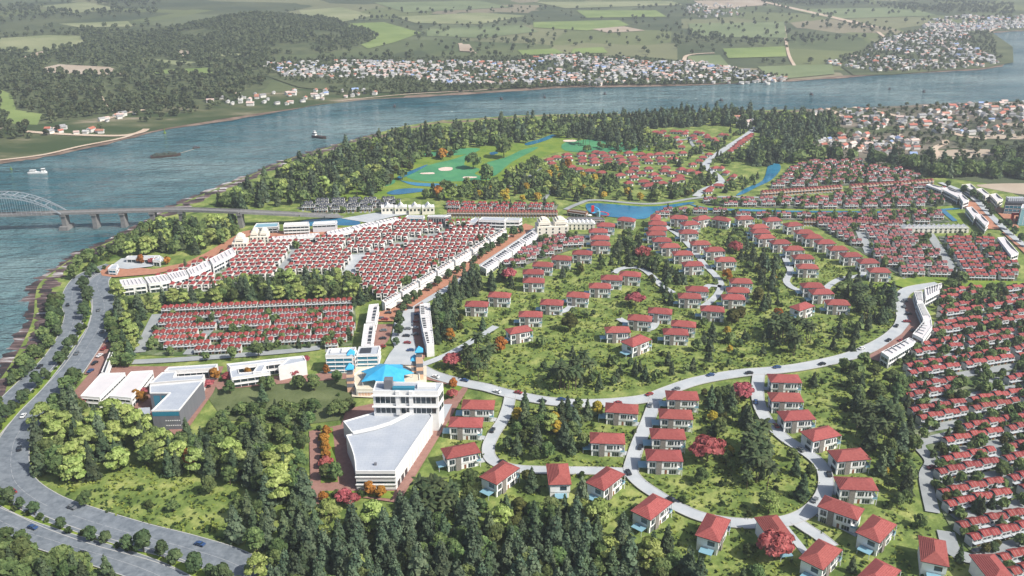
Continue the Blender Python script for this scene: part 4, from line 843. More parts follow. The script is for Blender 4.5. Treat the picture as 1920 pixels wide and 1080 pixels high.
# ------------------------------------------------------------------ villas
def villa_proto(v, far=False):
    LX, LY = 8.6, 4.9
    parts = []
    w = MB(); w.box(-LX, LX, -LY, LY, 0, 3.4, 0); w.box(-LX-.3, LX-1.8, -LY-.5, LY, 3.4, 6.9, 0)
    w.box(LX-1.8, LX, -1.0, LY, 3.4, 6.9, 0)
    r = MB(); r.hip(-LX-1.1, LX+1.0, -LY-1.15, LY+1.0, 7.25, 2.3, 0, 1, .3)
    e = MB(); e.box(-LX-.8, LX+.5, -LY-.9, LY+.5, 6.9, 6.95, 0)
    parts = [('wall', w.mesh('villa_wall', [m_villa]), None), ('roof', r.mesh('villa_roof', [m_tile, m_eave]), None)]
    if far:
        w = MB(); w.box(-LX, LX, -LY, LY, 0, 5.2, 0); w.box(-6, -2, -LY-.06, -LY+.1, 1, 3.6, 1); w.box(1, 5, -LY-.06, -LY+.1, 1, 3.6, 1)
        r = MB(); r.hip(-LX-1.4, LX+1.4, -LY-1.8, LY+1.4, 5.4, 3.4, 0, 1, .3)
        return Proto([('wall', w.mesh('small_villa_wall', [m_white, m_glass]), None), ('roof', r.mesh('small_villa_roof', [m_tile, m_eave]), None)])
    def add(n, mb, ms, par=None): parts.append((n, mb.mesh('villa_'+n, ms), par)); return len(parts)-1
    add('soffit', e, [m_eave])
    def win(x0, x1, z0, z1, side='f', y=-LY-.5, mull=1):
        mb = MB(); fr = MB()
        if side == 'f':
            mb.box(x0, x1, y-.05, y+.1, z0, z1); fr.box(x0-.12, x1+.12, y-.12, y+.05, z1+.001, z1+.15); fr.box(x0-.12, x1+.12, y-.14, y+.05, z0-.15, z0-.001)
            for i in range(mull): x = x0+(x1-x0)*(i+1)/(mull+1); fr.box(x-.05, x+.05, y-.1, y-.051, z0, z1)
        else:
            x = y; s = 1 if x > 0 else -1
            mb.box(x-.06, x+.06, x0, x1, z0, z1); fr.box(x-.1, x+.1, x0-.1, x1+.1, z1+.001, z1+.14); fr.box(x-.1, x+.1, x0-.1, x1+.1, z0-.14, z0-.001)
        k = add('window', mb, [m_glass]); add('frame', fr, [m_frame], k)
    win(-7.9, -5.0, 3.9, 6.2, mull=1); win(-.3, 2.8, 4.2, 6.2, mull=2); win(3.6, 4.4, 4.2, 6.2, mull=0)
    win(5.2, 6.3, 4.4, 6.2, mull=0)
    win(-7.6, -4.8, .4, 2.8, y=-LY, mull=2); win(2.6, 6.2, .6, 2.7, y=-LY, mull=2)
    win(-2.8, 1.0, 4.2, 6.0, 's', LX) ; win(-3, 1.6, .8, 2.7, 's', LX)
    win(-3.6, -.2, 4.2, 6.1, 's', -LX-.3); win(-3.8, 1.2, .6, 2.7, 's', -LX)
    s = MB(); s.box(-4.4, -1.5, -LY-.85, -LY-.4, 0, 6.88); add('stone_panel', s, [m_stone])
    d = MB(); d.box(.3, 1.5, -LY-.06, -LY+.06, .05, 2.5); add('door', d, [m_timber])
    b = MB(); b.box(LX-1.8, LX+.7, -LY-1.4, -1.0, 3.2, 3.45); k = add('balcony', b, [m_white])
    b = MB(); b.box(LX-1.7, LX+.7, -LY-1.4, -LY-1.3, 3.46, 4.4); b.box(LX+.6, LX+.7, -LY-1.29, -1.1, 3.46, 4.4); add('railing', b, [m_canopy], k)
    b = MB(); b.box(LX+.35, LX+.65, -LY-1.25, -LY-.95, 0, 3.18); b.box(LX+.35, LX+.65, -LY-1.25, -LY-.95, 4.42, 6.88); add('column', b, [m_white])
    t = MB(); t.box(-LX-5.2, LX+2.4, -LY-3.4, LY+.8, -.4, .04+.12); add('terrace', t, [m_road])
    if v in (0, 2):
        c = MB(); c.box(-LX-4.8, -LX-.35, -3.6, 2.6, 2.7, 2.9); k = add('carport', c, [m_canopy])
        c = MB(); [c.box(-LX-4.6, -LX-4.4, y, y+.2, .17, 2.69) for y in (-3.4, 2.2)]; add('post', c, [m_steel], k)
    if v in (1, 2):
        p = MB(); p.box(LX+.1 if v == 1 else -2, LX+2.1 if v == 1 else 6, -LY-3 if v == 2 else -4, -LY-1.6 if v == 2 else 3, .17, .26); add('pool', p, [m_pool])
    return Proto(parts)
VP = [villa_proto(i) for i in range(3)]; VFAR = villa_proto(0, True)
CL = [("three beside the brick drive of the grey hall", 'from the back', [(897, 758, -3), (874, 791, -3), (864, 844, 20)]),
    ("row on the little road below the hall", 'from the left', [(937, 885, 52), (1047, 888, 92), (1135, 896, 50), (1222, 949, 48)]),
    ("pair by the middle road junction", 'from the top', [(1166, 765, -8), (1139, 821, -4)]),
    ("row of four lining the side road", 'from the top', [(1279, 741, -4), (1267, 776, -5), (1252, 813, -3), (1245, 853, -3)]),
    ("bottom arc of the loop road", 'from the left', [(1337, 988, 62), (1452, 990, 100), (1539, 1038, 46), (1643, 990, 46), (1647, 1076, 44), (1750, 1032, 70), (1862, 1065, 92)]),
    ("outer side of the loop road", 'from the top', [(1471, 709, -3), (1473, 744, -3), (1493, 778, 6), (1539, 812, 20), (1592, 852, 8), (1605, 906, -4), (1577, 951, -36)]),
    ("column just below the lake", 'from the top', [(1175, 411, -20), (1136, 421, -8), (1122, 432, -3), (1125, 445, -3), (1126, 456, -3)]),
    ("diagonal row above the red-leaved tree", 'from the top', [(1092, 473, -8), (1053, 483, -8), (1018, 495, -8), (1000, 509, -3), (1001, 525, -3)]),
    ("diagonal lane across the middle of the hill", 'from the top', [(1182, 513, -12), (1147, 520, -8), (1125, 535, -5), (1084, 552, -12), (1035, 566, -8), (995, 588, -3), (973, 617, 22)]),
    ("pair beside the dark wood by the boulevard", 'from the top', [(937, 552, -8), (894, 569, -5)]),
    ("foot of the hill behind the palms", 'from the top', [(1238, 582, -12), (1200, 595, -12), (1282, 606, -12), (1158, 617, 2), (1267, 621, -6), (1193, 638, 40)]),
    ("group round the turning circle", 'from the top', [(1389, 526, -3), (1307, 541, -6), (1384, 543, -6), (1293, 554, -6), (1375, 556, -4), (1336, 578, -10)]),
    ("left side of the straight hill lane", 'from the top', [(1229, 407, 80), (1233, 418, -8), (1233, 428, -5), (1230, 437, 0), (1241, 449, 0), (1256, 460, 2), (1280, 474, 2), (1299, 494, 4)]),
    ("right side of the straight hill lane", 'from the top', [(1316, 408, 28), (1273, 407, -10), (1294, 418, 15), (1291, 434, 0), (1313, 455, 4), (1339, 467, 5), (1360, 486, 0)]),
    ("top edge of the hill before the canal", 'from the left', [(1353, 410, -30), (1396, 408, 10), (1448, 411, 10)]),
    ("inner row along the right hill lane", 'from the top', [(1423, 424, 8), (1426, 433, 2), (1435, 443, 10), (1463, 453, 6), (1488, 465, 2), (1506, 481, 0), (1514, 499, -4)]),
    ("outer row along the right hill lane", 'from the top', [(1487, 420, 14), (1508, 434, 2), (1524, 443, 4), (1547, 453, 4), (1571, 465, 4), (1596, 477, 4), (1627, 489, 4), (1648, 506, -4)]),
    ("four by the dark palms near the curved road", 'from the top', [(1523, 534, 0), (1540, 546, 4), (1570, 566, -4), (1504, 573, 34)])]
nv = 0
for phrase, frm, vs in CL:
    for i, (px, py, yaw) in enumerate(vs):
        x, y = G(px, py, 8.3); s = P(x, y, 0)[2]; sc = 1.0
        ya = R(yaw); pr = VP[(nv*2+i) % 3]
        what = ('with blue carport', 'with pool terrace', 'with carport and pool')[(nv*2+i) % 3]
        put('villa', 'villa', pr, x, y, ya, (.88, .86, 1.13) if py > 630 else (.80, .76, 1.08), f'red-roofed villa, {od(i)} {frm}, {phrase}', 'white villas with red hipped roofs', size=9, keep=py > 400 and px < 1900)
        cc, ss = math.cos(ya), math.sin(ya)
        fp = [(x+a*cc-b*ss, y+a*ss+b*cc) for a, b in ((-12, -7), (10.5, -7), (10.5, 6.5), (-12, 6.5))]
        raster_w(EXCL, fp); 
        body_ = [(x+a*cc-b*ss, y+a*ss+b*cc) for a, b in ((-9.4, -6), (9.2, -6), (9.2, 5.6), (-9.4, 5.6))]
        raster(PROT, hull([P(a, b, z)[:2] for a, b in body_ for z in (3.0, 9.5)]))
        nv += 1
        best = min(((math.hypot(q[0]-x, q[1]-y), q) for w in ROADS.values() for q in w), key=lambda t: t[0]); d = best[0]
        if 11 < d < 34:
            ux, uy = (best[1][0]-x)/d, (best[1][1]-y)/d; dm = MB(); dm.bar((x+ux*7, y+uy*7, 1.0), (best[1][0], best[1][1], 1.0), 3.4, .6); struct('driveway', dm, [m_road])
            raster_w(EXCL, [(x-uy*2, y+ux*2), (x+uy*2, y-ux*2), (best[1][0]+uy*2, best[1][1]-ux*2), (best[1][0]-uy*2, best[1][1]+ux*2)])
FV = '275,280 285,310 395,275 400,308 405,335 485,290 500,318 505,345 515,260 560,267 590,292 610,320 610,347 650,265 700,297 720,325 735,352 780,265 810,303 825,328 838,357 880,275 915,305 945,330 950,283 1030,275 1040,310 1055,335 1120,270 1145,312 1225,265 130,320 190,300 150,350 375,397 315,378 465,410 560,425 710,445 790,420 825,393 825,462 885,430 945,392 985,440 780,508 905,497 935,530 985,520 1015,473 1050,510 1075,413 1085,385 1140,430 1150,492 1200,455 1200,478 1210,398 1280,410 1340,430'
FV2 = '1005,95 1040,105 1065,90 1100,130 1150,90 1170,140 1200,92 1250,90 1200,175 1215,215 1310,128 1340,98 1380,105 1420,122 1360,175 1390,210 1480,150 1500,170 1540,115 1575,120 1440,275 1360,328 1305,355 1390,300 1240,110 1320,150 1430,140'
FV3 = '1785,115 1765,132 1745,148 1722,163 1702,178 1682,193 1662,210 1642,228 1615,246'
FV4 = '1495,385 1540,385 1580,420 1640,450 1610,485 1520,525 1450,550 1430,570'
for s_, ph, fr in ((FV, 'white-walled red-roofed house in the cluster beside the golf course', ''), (FV2, 'red-roofed house in the far cluster behind the dark pine belt', ''), (FV3, 'red-roofed house in the single row along the pale country road', ''), (FV4, 'red-roofed house below the bend of the pale country road', '')):
    pts = [tuple(map(float, a.split(','))) for a in s_.split()]
    for i, (a, b) in enumerate(pts):
        px, py = 1000+a/4.364, 220+b/4.364; x, y = G(px, py, 7)
        sc = (.55*random.uniform(.85, 1.12), .55, .66) if s_ is FV else (.47*random.uniform(.85, 1.15), .5, .6)
        put('villa', 'villa', VFAR, x, y, R(random.uniform(-5, 35)) if s_ is FV else R(random.choice((20, 60, -10))), sc, ph, ph.split(' in ')[-1] if ' in ' in ph else 'houses below the country road bend', size=9, keep=True)
        s = P(x, y, 0)[2]; raster(PROT, [(px-7*s, py-2), (px+7*s, py-2), (px+7*s, py+6*s), (px-7*s, py+6*s)]); raster(EXCL, [(px-8*s, py+3), (px+8*s, py+3), (px+8*s, py+9*s), (px-8*s, py+9*s)])

# ------------------------------------------------------------------ terraces and small houses
m_facade = mat('terrace_facade', (.60, .585, .55), .8, (.68, .66, .62), .4)
m_facade2 = mat('terrace_facade_blue', (.40, .44, .47), .8, (.50, .53, .55), .4)
def unit_w(st): return {'step': 4.9, 'mauve': 4.2}.get(st, 3.9)
def terrace_proto(n, style):
    U = unit_w(style); D = {'step': 4.0, 'mauve': 3.9}.get(style, 3.7); hh = 4.3; w = MB(); r = MB(); L0 = -n*U/2; stp = style in ('step', 'mauve')
    for i in range(n):
        x0, x1 = L0+i*U, L0+(i+1)*U; dz = ((.0, .75, .2, .95)[i % 4] if stp else (0, .12)[i % 2])
        w.box(x0+.02, x1-.02, -D/2, D/2, -.3, hh+dz-.3, 0)
        w.box(x0+.5, x0+U*.52, -D/2-.05, -D/2+.1, .3, 2.4, 1); w.box(x0+.6, x0+U*.45, -D/2-.05, -D/2+.1, 2.9, 3.8, 1); w.box(x0+U*.55, x1-.6, -D/2-.05, -D/2+.1, 2.9, 3.8, 1)
        w.box(x0+U*.62, x1-.4, -D/2-.05, -D/2+.1, .1, 2.3, 2)
        w.box(x0+.2, x1-.2, -D/2-1.3, -D/2-.06, 2.52, 2.66, 3)
        w.box(x0+.3, x1-U*.45, -D/2-3.6, -D/2-.1, -.3, .08, 4)
        if stp:
            z = hh+dz-.28; r.gable(x0+.34, x1-.34, -D/2-.4, D/2+.4, z, 1.2, 0, 1); hd = D/2+.4
            for t in (.34, .68):
                x = x0+U*t
                r.quad((x-.1, -hd, z+.05), (x+.1, -hd, z+.05), (x+.1, 0, z+1.25), (x-.1, 0, z+1.25), m=2)
        else:
            r.hip(x0+.2, x1-.2, -D/2-.4, D/2+.4, hh+dz-.1, 1.2, 0, 1, .15)
            r.gable(x0+1.0, x1-1.0, -D/2-.7, -D/2+1.2, hh+dz-.8, .95, 0, 2, 'y')
    tm = {'step': m_tile2, 'mauve': m_tile4, 'hip': m_tile2, 'slate': m_tile3, 'peach': m_tile}[style]
    fac = {'peach': m_peach, 'step': m_facade3}.get(style, m_facade)
    return Proto([('wall', w.mesh('terrace_wall', [fac, m_glass, m_timber, m_facade2, m_lane]), None), ('roof', r.mesh('terrace_roof', [tm, m_eave, m_rib if stp else fac]), None)])
m_facade3 = mat('terrace_facade_grey', (.42, .43, .43), .8, (.55, .54, .52), .5)
m_rib = mat('roof_rib', (.38, .20, .19), .8)
TP = {}; ESTATE = []
def tproto(n, st):
    if (n, st) not in TP: TP[(n, st)] = terrace_proto(n, st)
    return TP[(n, st)]
def fill_rows(px_poly, yaw, pitches, style, phrase, nmax=6, nmin=3, gapx=3.0, lanes=(), skip=.05, lane=0, z=.6, jit=.0, prot=True, kind='terrace', trees=.42):
    poly = GP(px_poly); ya = R(yaw); c, s = math.cos(ya), math.sin(ya)
    loc = [(x*c+y*s, -x*s+y*c) for x, y in poly]; U = unit_w(style)
    y = min(p[1] for p in loc)+5; ymax = max(p[1] for p in loc)-4; k = 0; rows = []
    while y < ymax:
        xs = np.linspace(min(p[0] for p in loc), max(p[0] for p in loc), 400); ins = inside(loc, xs, np.full(400, y))
        runs = []; a = None
        for i in range(400):
            if ins[i] and a is None: a = xs[i]
            if a is not None and (not ins[i] or i == 399): runs.append((a, xs[i])); a = None
        row = []
        for a, b in runs:
            x = a+1
            while b-x > nmin*U:
                n = min(nmax, int((b-x)/U)); n = max(nmin, n-random.choice((0, 0, 0, 1))) if n > nmin else n
                mxc = x+n*U/2
                wx, wy = mxc*c-y*s, mxc*s+y*c; px, py, _ = P(wx, wy, 0)
                ok = random.random() > skip*.5
                ix, iy = int(px/2), int(py/2)
                for q in (-.48, -.25, 0, .25, .48):
                    qx, qy = (mxc+q*n*U)*c-y*s, (mxc+q*n*U)*s+y*c; ax, ay, _ = P(qx, qy, 0)
                    if 0 <= ax < 1920 and 0 <= ay < 1080 and EXCL[int(ay/2), int(ax/2)]: ok = False
                    for (l0, l1, lw) in lanes:
                        (ex, ey), (fx, fy) = l0, l1
                        d = abs((fx-ex)*(ey-ay)-(ex-ax)*(fy-ey))/math.hypot(fx-ex, fy-ey)
                        if d < lw and min(ey, fy)-4 < ay < max(ey, fy)+4: ok = False
                if not ok:
                    x += U*.5
                    if random.random() < skip: x += 3*U
                    continue
                row.append((wx, wy, n))
                x += n*U+gapx
        rows.append(row)
        if lane and k % 2 == 0:
            for a, b in runs:
                yl = y-6.0; q = [(a+1, yl-lane/2), (b-1, yl-lane/2), (b-1, yl+lane/2), (a+1, yl+lane/2)]
                if b-a > 25: mb = MB(); mb.sheet([(u*c-v*s, u*s+v*c) for u, v in q], 1.31); struct('lot_lane', mb, [m_lane])
        y += pitches[k % len(pitches)]; k += 1
    pend = []
    if trees:
        for ri, row in enumerate(rows):
            for wx, wy, n in row:
                for j in range(n):
                    if random.random() < trees*U/5*(2.0 if 'right-hand' in phrase else 1.3 if style == 'mauve' else 1):
                        a = (j-n/2+random.random())*U; b = pitches[ri % len(pitches)]/2+random.uniform(-.6, .6) if random.random() < .75 else -4.5; ESTATE.append((wx+a*c-b*s, wy+a*s+b*c, phrase))
    for ri, row in enumerate(rows):
        for ti, (wx, wy, n) in enumerate(row):
            put(kind, 'terrace', tproto(n, style), wx, wy, ya+R(random.uniform(-jit, jit)), 1, f'{phrase}, {od(ti)} along row {od(ri)}', phrase.split(' in ')[-1], z=z, size=7)
            hw = n*U/2
            fp = [(wx+a*c-b*s, wy+a*s+b*c) for a, b in ((-hw, -3.2), (hw, -3.2), (hw, 2.6), (-hw, 2.6))]
            pend.append(fp)
            if prot: raster(PROT, [P(a, b, zz)[:2] for a, b in fp for zz in (3.6,)])
    for fp in pend: raster_w(EXCL, fp)
    return poly
# paved lots under the fields of houses, then the houses themselves
m_lot = mat('lot_ground', (.07, .115, .035), .95, (.30, .31, .22), .1, .1, detail=9, wpos=True, contrast=(.44, .72))
m_lot2 = mat('lot_ground_dark', (.05, .08, .035), .95, (.22, .22, .20), .12, .1, detail=9, wpos=True, contrast=(.42, .65))
R1 = [(262, 668), (300, 588), (400, 578), (664, 566), (668, 600), (660, 650), (560, 660), (420, 672)]
patch('house_lots', R1, m_lot, .95)
ribbon('lot_lane', [(262, 664), (282, 620), (296, 592)], 7, m_lane, 1.3, False); ribbon('lot_lane', [(352, 668), (385, 630), (424, 590)], 6, m_lane, 1.3, False); ribbon('lot_lane', [(500, 652), (520, 625), (547, 588)], 6, m_lane, 1.3, False)
ribbon('lot_lane', [(250, 682), (330, 678), (440, 670), (560, 660), (600, 655)], 6, m_lane, 1.3, False)
def line_rows(p0, p1, style, cnt, n, lab, kind='terrace'):
    (x0, y0), (x1, y1) = G(*p0), G(*p1); ya = math.atan2(y1-y0, x1-x0); c, s_ = math.cos(ya), math.sin(ya)
    for i in range(cnt):
        t = (i+.5)/cnt; x, y = x0+(x1-x0)*t, y0+(y1-y0)*t; sx = math.hypot(x1-x0, y1-y0)/cnt/(n*unit_w(style))*.985
        put(kind, 'terrace', tproto(n, style), x, y, ya, (sx, 1, 1.12), lab.format(od(i)), 'terraces in the single rows', z=.6, size=7, keep=True)
        hw = n*unit_w(style)*sx/2; fp = [(x+a*c-b*s_, y+a*s_+b*c) for a, b in ((-hw, -3), (hw, -3), (hw, 3), (-hw, 3))]
        raster_w(EXCL, fp); raster(PROT, hull([P(a, b, z)[:2] for a, b in fp for z in (1.5, 5.5)]))
line_rows((304, 589), (662, 574), 'hip', 4, 8, 'red-gabled terrace, {} from the left in the back row under the tree belt')
line_rows((1426, 369), (1577, 358), 'peach', 3, 8, 'peach terrace, {} from the left in the shorter row facing the moated block')
line_rows((1592, 357), (1748, 346), 'peach', 3, 8, 'peach terrace, {} from the left in the longer row facing the moated block')
line_rows((1505, 422), (1690, 425), 'peach', 4, 8, 'peach terrace, {} from the left in the row left of the white gables')
line_rows((838, 406), (1046, 407), 'peach', 4, 9, 'peach terrace, {} from the left in the row behind the market hall')
fill_rows([(270, 666), (304, 596), (664, 580), (668, 615), (655, 652), (420, 670)], 6, (8.4, 9.0), 'hip', 'red-roofed terrace in the block north of the school', 8, 2, 2.5, skip=.06)
R6 = [(1758, 548), (1920, 545), (2060, 550), (2100, 1150), (1880, 1090), (1790, 1010), (1755, 940), (1740, 860), (1715, 815), (1690, 760), (1700, 720), (1690, 690), (1730, 650), (1755, 610)]
patch('house_lots', R6, m_lot, .95)
ribbon('lot_lane', [(1748, 965), (1735, 900), (1745, 870), (1722, 838), (1745, 828), (1800, 815)], 6, m_lane, 1.27, False)
ribbon('lot_lane', [(1815, 812), (1850, 838), (1880, 862)], 7, m_lane, 1.26, False); ribbon('lot_lane', [(1860, 735), (1880, 712), (1960, 695)], 8, m_lane, 1.25, False)
ribbon('lot_lane', [(1772, 1000), (1790, 1040), (1850, 1052), (1960, 1020)], 7, m_lane, 1.24, False)
fill_rows(R6, 17, (7.8, 13.8), 'step', 'stepped red-roofed terrace in the right-hand estate', 7, 2, 4, skip=.12, lane=6.2)
R7 = [(1602, 432), (1740, 438), (1762, 470), (1790, 525), (1690, 522), (1640, 490), (1600, 450)]; R8 = [(1758, 445), (1880, 450), (1912, 500), (1905, 532), (1810, 528), (1780, 480)]
patch('house_lots', R7, m_lot2, .95); patch('house_lots', R8, m_lot2, .95); ribbon('lot_lane', [(1742, 440), (1765, 475), (1800, 530)], 7, m_lane, 1.3, False); ribbon('lot_lane', [(1612, 436), (1622, 460), (1630, 478)], 7, m_lane, 1.3, False)
fill_rows(R7, -3, (8.6, 10.4), 'mauve', 'red-roofed terrace in the block behind the right hill lane', 4, 2, 3.4, skip=.12)
fill_rows(R8, -3, (8.6, 10.4), 'step', 'red-roofed terrace in the block by the right parade', 4, 2, 3.4, skip=.12)
R12 = [(1515, 418), (1600, 424), (1600, 442), (1640, 482), (1690, 520), (1662, 505), (1604, 468), (1560, 443)]
patch('house_lots', R12, m_lot2, .94); fill_rows(R12, -3, (8.6, 10), 'mauve', 'dull red terrace tucked behind the outer villa row', 4, 2, 3, skip=.1)
R5 = [(1000, 445), (1108, 440), (1112, 458), (1060, 474), (1010, 490), (950, 512), (935, 500), (960, 470)]
patch('house_lots', R5, m_lot2, .95); fill_rows(R5, 8, (8.5, 9.5), 'mauve', 'dull red terrace in the small block beside the boulevard', 4, 2, 3.4, skip=.12)
R9 = [(1462, 340), (1480, 318), (1530, 305), (1600, 305), (1660, 314), (1735, 334), (1720, 342), (1580, 350), (1440, 356)]
patch('house_lots', R9, m_lot2, .95); fill_rows(R9, 4, (12, 14), 'mauve', 'dull red terrace in the moated block under the pines', 3, 2, 5, skip=.12)
R10 = [(1312, 380), (1430, 374), (1560, 372), (1600, 362), (1745, 352), (1800, 372), (1812, 384), (1700, 393), (1500, 393), (1330, 388)]
patch('house_lots', R10, m_lot2, .95); fill_rows(R10, 3, (11, 13), 'mauve', 'dull red terrace in the block above the canal', 3, 2, 5, skip=.12)
R11 = [(1222, 408), (1245, 398), (1310, 400), (1480, 404), (1640, 404), (1760, 402), (1782, 418), (1700, 428), (1620, 430), (1500, 415), (1330, 406)]
patch('house_lots', R11, m_lot2, .95); fill_rows(R11, -2, (11, 13), 'mauve', 'dull red terrace in the strip below the canal', 3, 2, 5, skip=.12)
R4 = [(833, 388), (850, 381), (940, 384), (1048, 385), (1040, 400), (940, 404), (840, 398)]
patch('house_lots', R4, m_lot2, .95); fill_rows(R4, -4, (9.5, 9.5), 'hip', 'bright red terrace in the block behind the market hall', 3, 2, 3, skip=.05)
R3 = [(555, 392), (600, 380), (740, 378), (760, 386), (720, 396), (600, 402)]
patch('house_lots', R3, m_lot2, .95); fill_rows(R3, 5, (9.5, 9.5), 'slate', 'slate-roofed terrace in the grey block by the bridge ramp', 3, 2, 3, skip=.05)
# white gabled houses along the lower canal row
gm = MB(); gm.box(-3.6, 3.6, -3.5, 3.5, 0, 5.5, 0); gm.box(-1.2, 1.2, -3.56, -3.4, .2, 2.4, 1); gm.box(-1, 1, -3.56, -3.4, 3.2, 4.9, 1)
gr = MB(); gr.gable(-3.9, 3.9, -3.9, 3.9, 5.5, 3, 0, 0, 'y')
GPRO = Proto([('wall', gm.mesh('gable_house_wall', [m_creamw, m_glass]), None), ('roof', gr.mesh('gable_house_roof', [m_white]), None)])
for i in range(13):
    px = 1696+i*9.2; x, y = G(px, 437-.05*i, 0)
    put('gable', 'gabled_house', GPRO, x, y, R(-2), .78, f'white gabled house, {od(i)} from the left in the row above the red blocks', 'white gabled houses', z=.6, size=8, keep=True); s = P(x, y, 0)[2]
    raster(PROT, [(px-4*s, 437), (px+4*s, 437), (px+4*s, 437-7*s), (px-4*s, 437-7*s)]); raster(EXCL, [(px-5*s, 440), (px+5*s, 440), (px+5*s, 430), (px-5*s, 430)])
for i in range(7):
    x, y = G(1060+i*8, 430, 0); put('gable', 'gabled_house', GPRO, x, y, R(-2), .9, f'white gabled house, {od(i)} from the left below the lakeside pier', 'white gabled houses', z=.6, size=8, keep=True)
flush('gable', 'house', 'gabled_house_mass', '')
# narrow town houses in staggered rows
def town_proto():
    w = MB(); w.box(-1.5, 1.5, -2.8, 2.8, -.3, 4.8, 0); w.box(1.5, 2.1, -3.9, 2.8, -.3, 3.4, 0); w.box(-1.1, 1.1, -2.86, -2.7, .2, 2.2, 1); w.box(-1.0, 1.0, -2.86, -2.7, 2.9, 4.2, 1); w.box(-1.45, 1.45, -3.9, -2.87, 2.5, 2.65, 0)
    r = MB(); r.hip(-1.68, 1.68, -2.75, 2.3, 4.85, 1.15, 0, 1, .12)
    return Proto([('wall', w.mesh('town_house_wall', [m_facade, m_glass]), None), ('roof', r.mesh('town_house_roof', [m_tile2, m_eave]), None)])
TH = town_proto()
R2 = [(280, 535), (330, 512), (400, 488), (440, 470), (500, 455), (600, 450), (690, 434), (745, 418), (800, 424), (850, 424), (905, 420), (940, 432), (930, 446), (880, 475), (820, 505), (790, 530), (745, 545), (730, 575), (700, 555), (640, 520), (560, 515), (470, 530), (400, 545), (360, 555)]
patch('house_lots', R2, mat('lot_ground_pale', (.10, .14, .06), .95, (.42, .43, .41), .14, .1, detail=9, wpos=True, contrast=(.40, .6)), .95)
lanes2 = [((655, 520), (672, 485), 10), ((672, 485), (830, 440), 6), ((525, 520), (553, 470), 8), ((400, 530), (440, 490), 6), ((640, 478), (655, 450), 6)]
ribbon('lot_lane', [(655, 522), (662, 503), (674, 480)], 11, m_road, 1.3, False)
ribbon('lot_lane', [(674, 480), (740, 462), (790, 448), (840, 436), (870, 428)], 5, m_lane, 1.28, False); ribbon('lot_lane', [(522, 512), (540, 490), (556, 468)], 5, m_lane, 1.28, False)
poly = GP(R2); ya = R(4); c, s = math.cos(ya), math.sin(ya); loc = [(x*c+y*s, -x*s+y*c) for x, y in poly]
y = min(p[1] for p in loc)+4; ri = 0; rows_n = 0
while y < max(p[1] for p in loc)-4:
    x = min(p[0] for p in loc)+(ri % 3)*1.3; ti = 0; started = False
    while x < max(p[0] for p in loc):
        wx, wy = x*c-y*s, x*s+y*c; px, py, sc = P(wx, wy, 0)
        ok = bool(inside(poly, [wx], [wy])[0]) and random.random() > .05 and not (0 <= px < 1920 and 0 <= py < 1080 and EXCL[int(py/2), int(px/2)])
        for (l0, l1, lw) in lanes2:
            (ex, ey), (fx, fy) = l0, l1; d = abs((fx-ex)*(ey-py)-(ex-px)*(fy-ey))/math.hypot(fx-ex, fy-ey)
            if d < lw*.75 and min(ey, fy)-3 < py < max(ey, fy)+3: ok = False
        if ok:
            put('townhouse', 'town_house', TH, wx, wy+random.uniform(-.4, .4), ya+R(random.uniform(-4, 4)), (1, 1, random.uniform(.92, 1.1)), f'narrow white red-roofed house, {od(ti)} along the {od(ri)} row of the staggered block', 'staggered town houses left of the boulevard', z=.6, size=7)
            raster(PROT, [(px-2*sc, py-3*sc), (px+2*sc, py-3*sc), (px+2*sc, py-6*sc), (px-2*sc, py-6*sc)]); ti += 1
        x += 4.7
    y += 8.9; ri += 1
raster(EXCL, [(330, 530), (700, 450), (900, 425), (930, 440), (740, 540), (640, 515), (470, 525)])
flush('townhouse', 'town house', 'town_house_block', 'farther staggered rows of narrow white houses with red roofs')
flush('villa', 'villa', 'villa_mass', '')
flush('terrace', 'terrace', 'terrace_block', 'far rows of small red-roofed terraces packed between trees')
# ------------------------------------------------------------------ villages beyond the river
HM = [mat('village_roof_'+n, c, .7, c2, .5, .3, rnd=.2) for n, c, c2 in (('white', (.34, .34, .335), (.46, .455, .45)), ('grey', (.20, .20, .21), (.30, .30, .30)), ('rust', (.34, .15, .10), (.45, .22, .16)), ('blue', (.20, .28, .48), (.27, .36, .55)), ('pink', (.50, .36, .32), (.58, .45, .40)), ('red', (.34, .10, .07), (.42, .16, .11)))]
HN = 'white grey rusty blue pinkish red'.split(); HP = []
for k, m in enumerate(HM):
    for d in ((5.5, 4.2, 2.8), (8, 5, 3.4)):
        b = MB(); b.box(-d[0]/2, d[0]/2, -d[1]/2, d[1]/2, -.5, d[2], 0); b.gable(-d[0]/2-.4, d[0]/2+.4, -d[1]/2-.5, d[1]/2+.5, d[2], 1.5, 1, 0)
        HP.append((k, Proto([('house', b.mesh('village_house', [m_facade, m]), None)])))
def village(px_poly, sp, phrase, wts, ex=.4, zz=.6, rowed=.3):
    poly = GP(px_poly); xs = [p[0] for p in poly]; ys = [p[1] for p in poly]; y = min(ys)
    while y < max(ys):
        x = min(xs)+random.uniform(0, sp)
        while x < max(xs):
            qx, qy = x+random.uniform(-.4, .4)*sp, y+random.uniform(-.4, .4)*sp
            cl = math.sin(qx*.013+1.3)*math.cos(qy*.017)+math.sin(qx*.031+qy*.02)*.6
            if inside(poly, [qx], [qy])[0] and cl > random.uniform(-1.6, .9):
                k = random.choices(range(6), wts)[0]; pk = HP[k*2+random.randint(0, 1)][1]
                put('village', 'village_house', pk, qx, qy, R(random.choice((0, 12, 90, 80, 45))+random.uniform(-10, 10)), random.uniform(.8, 1.35), f'small {HN[k]}-roofed house {phrase}', phrase, z=zz, size=4)
            x += sp
        y += sp
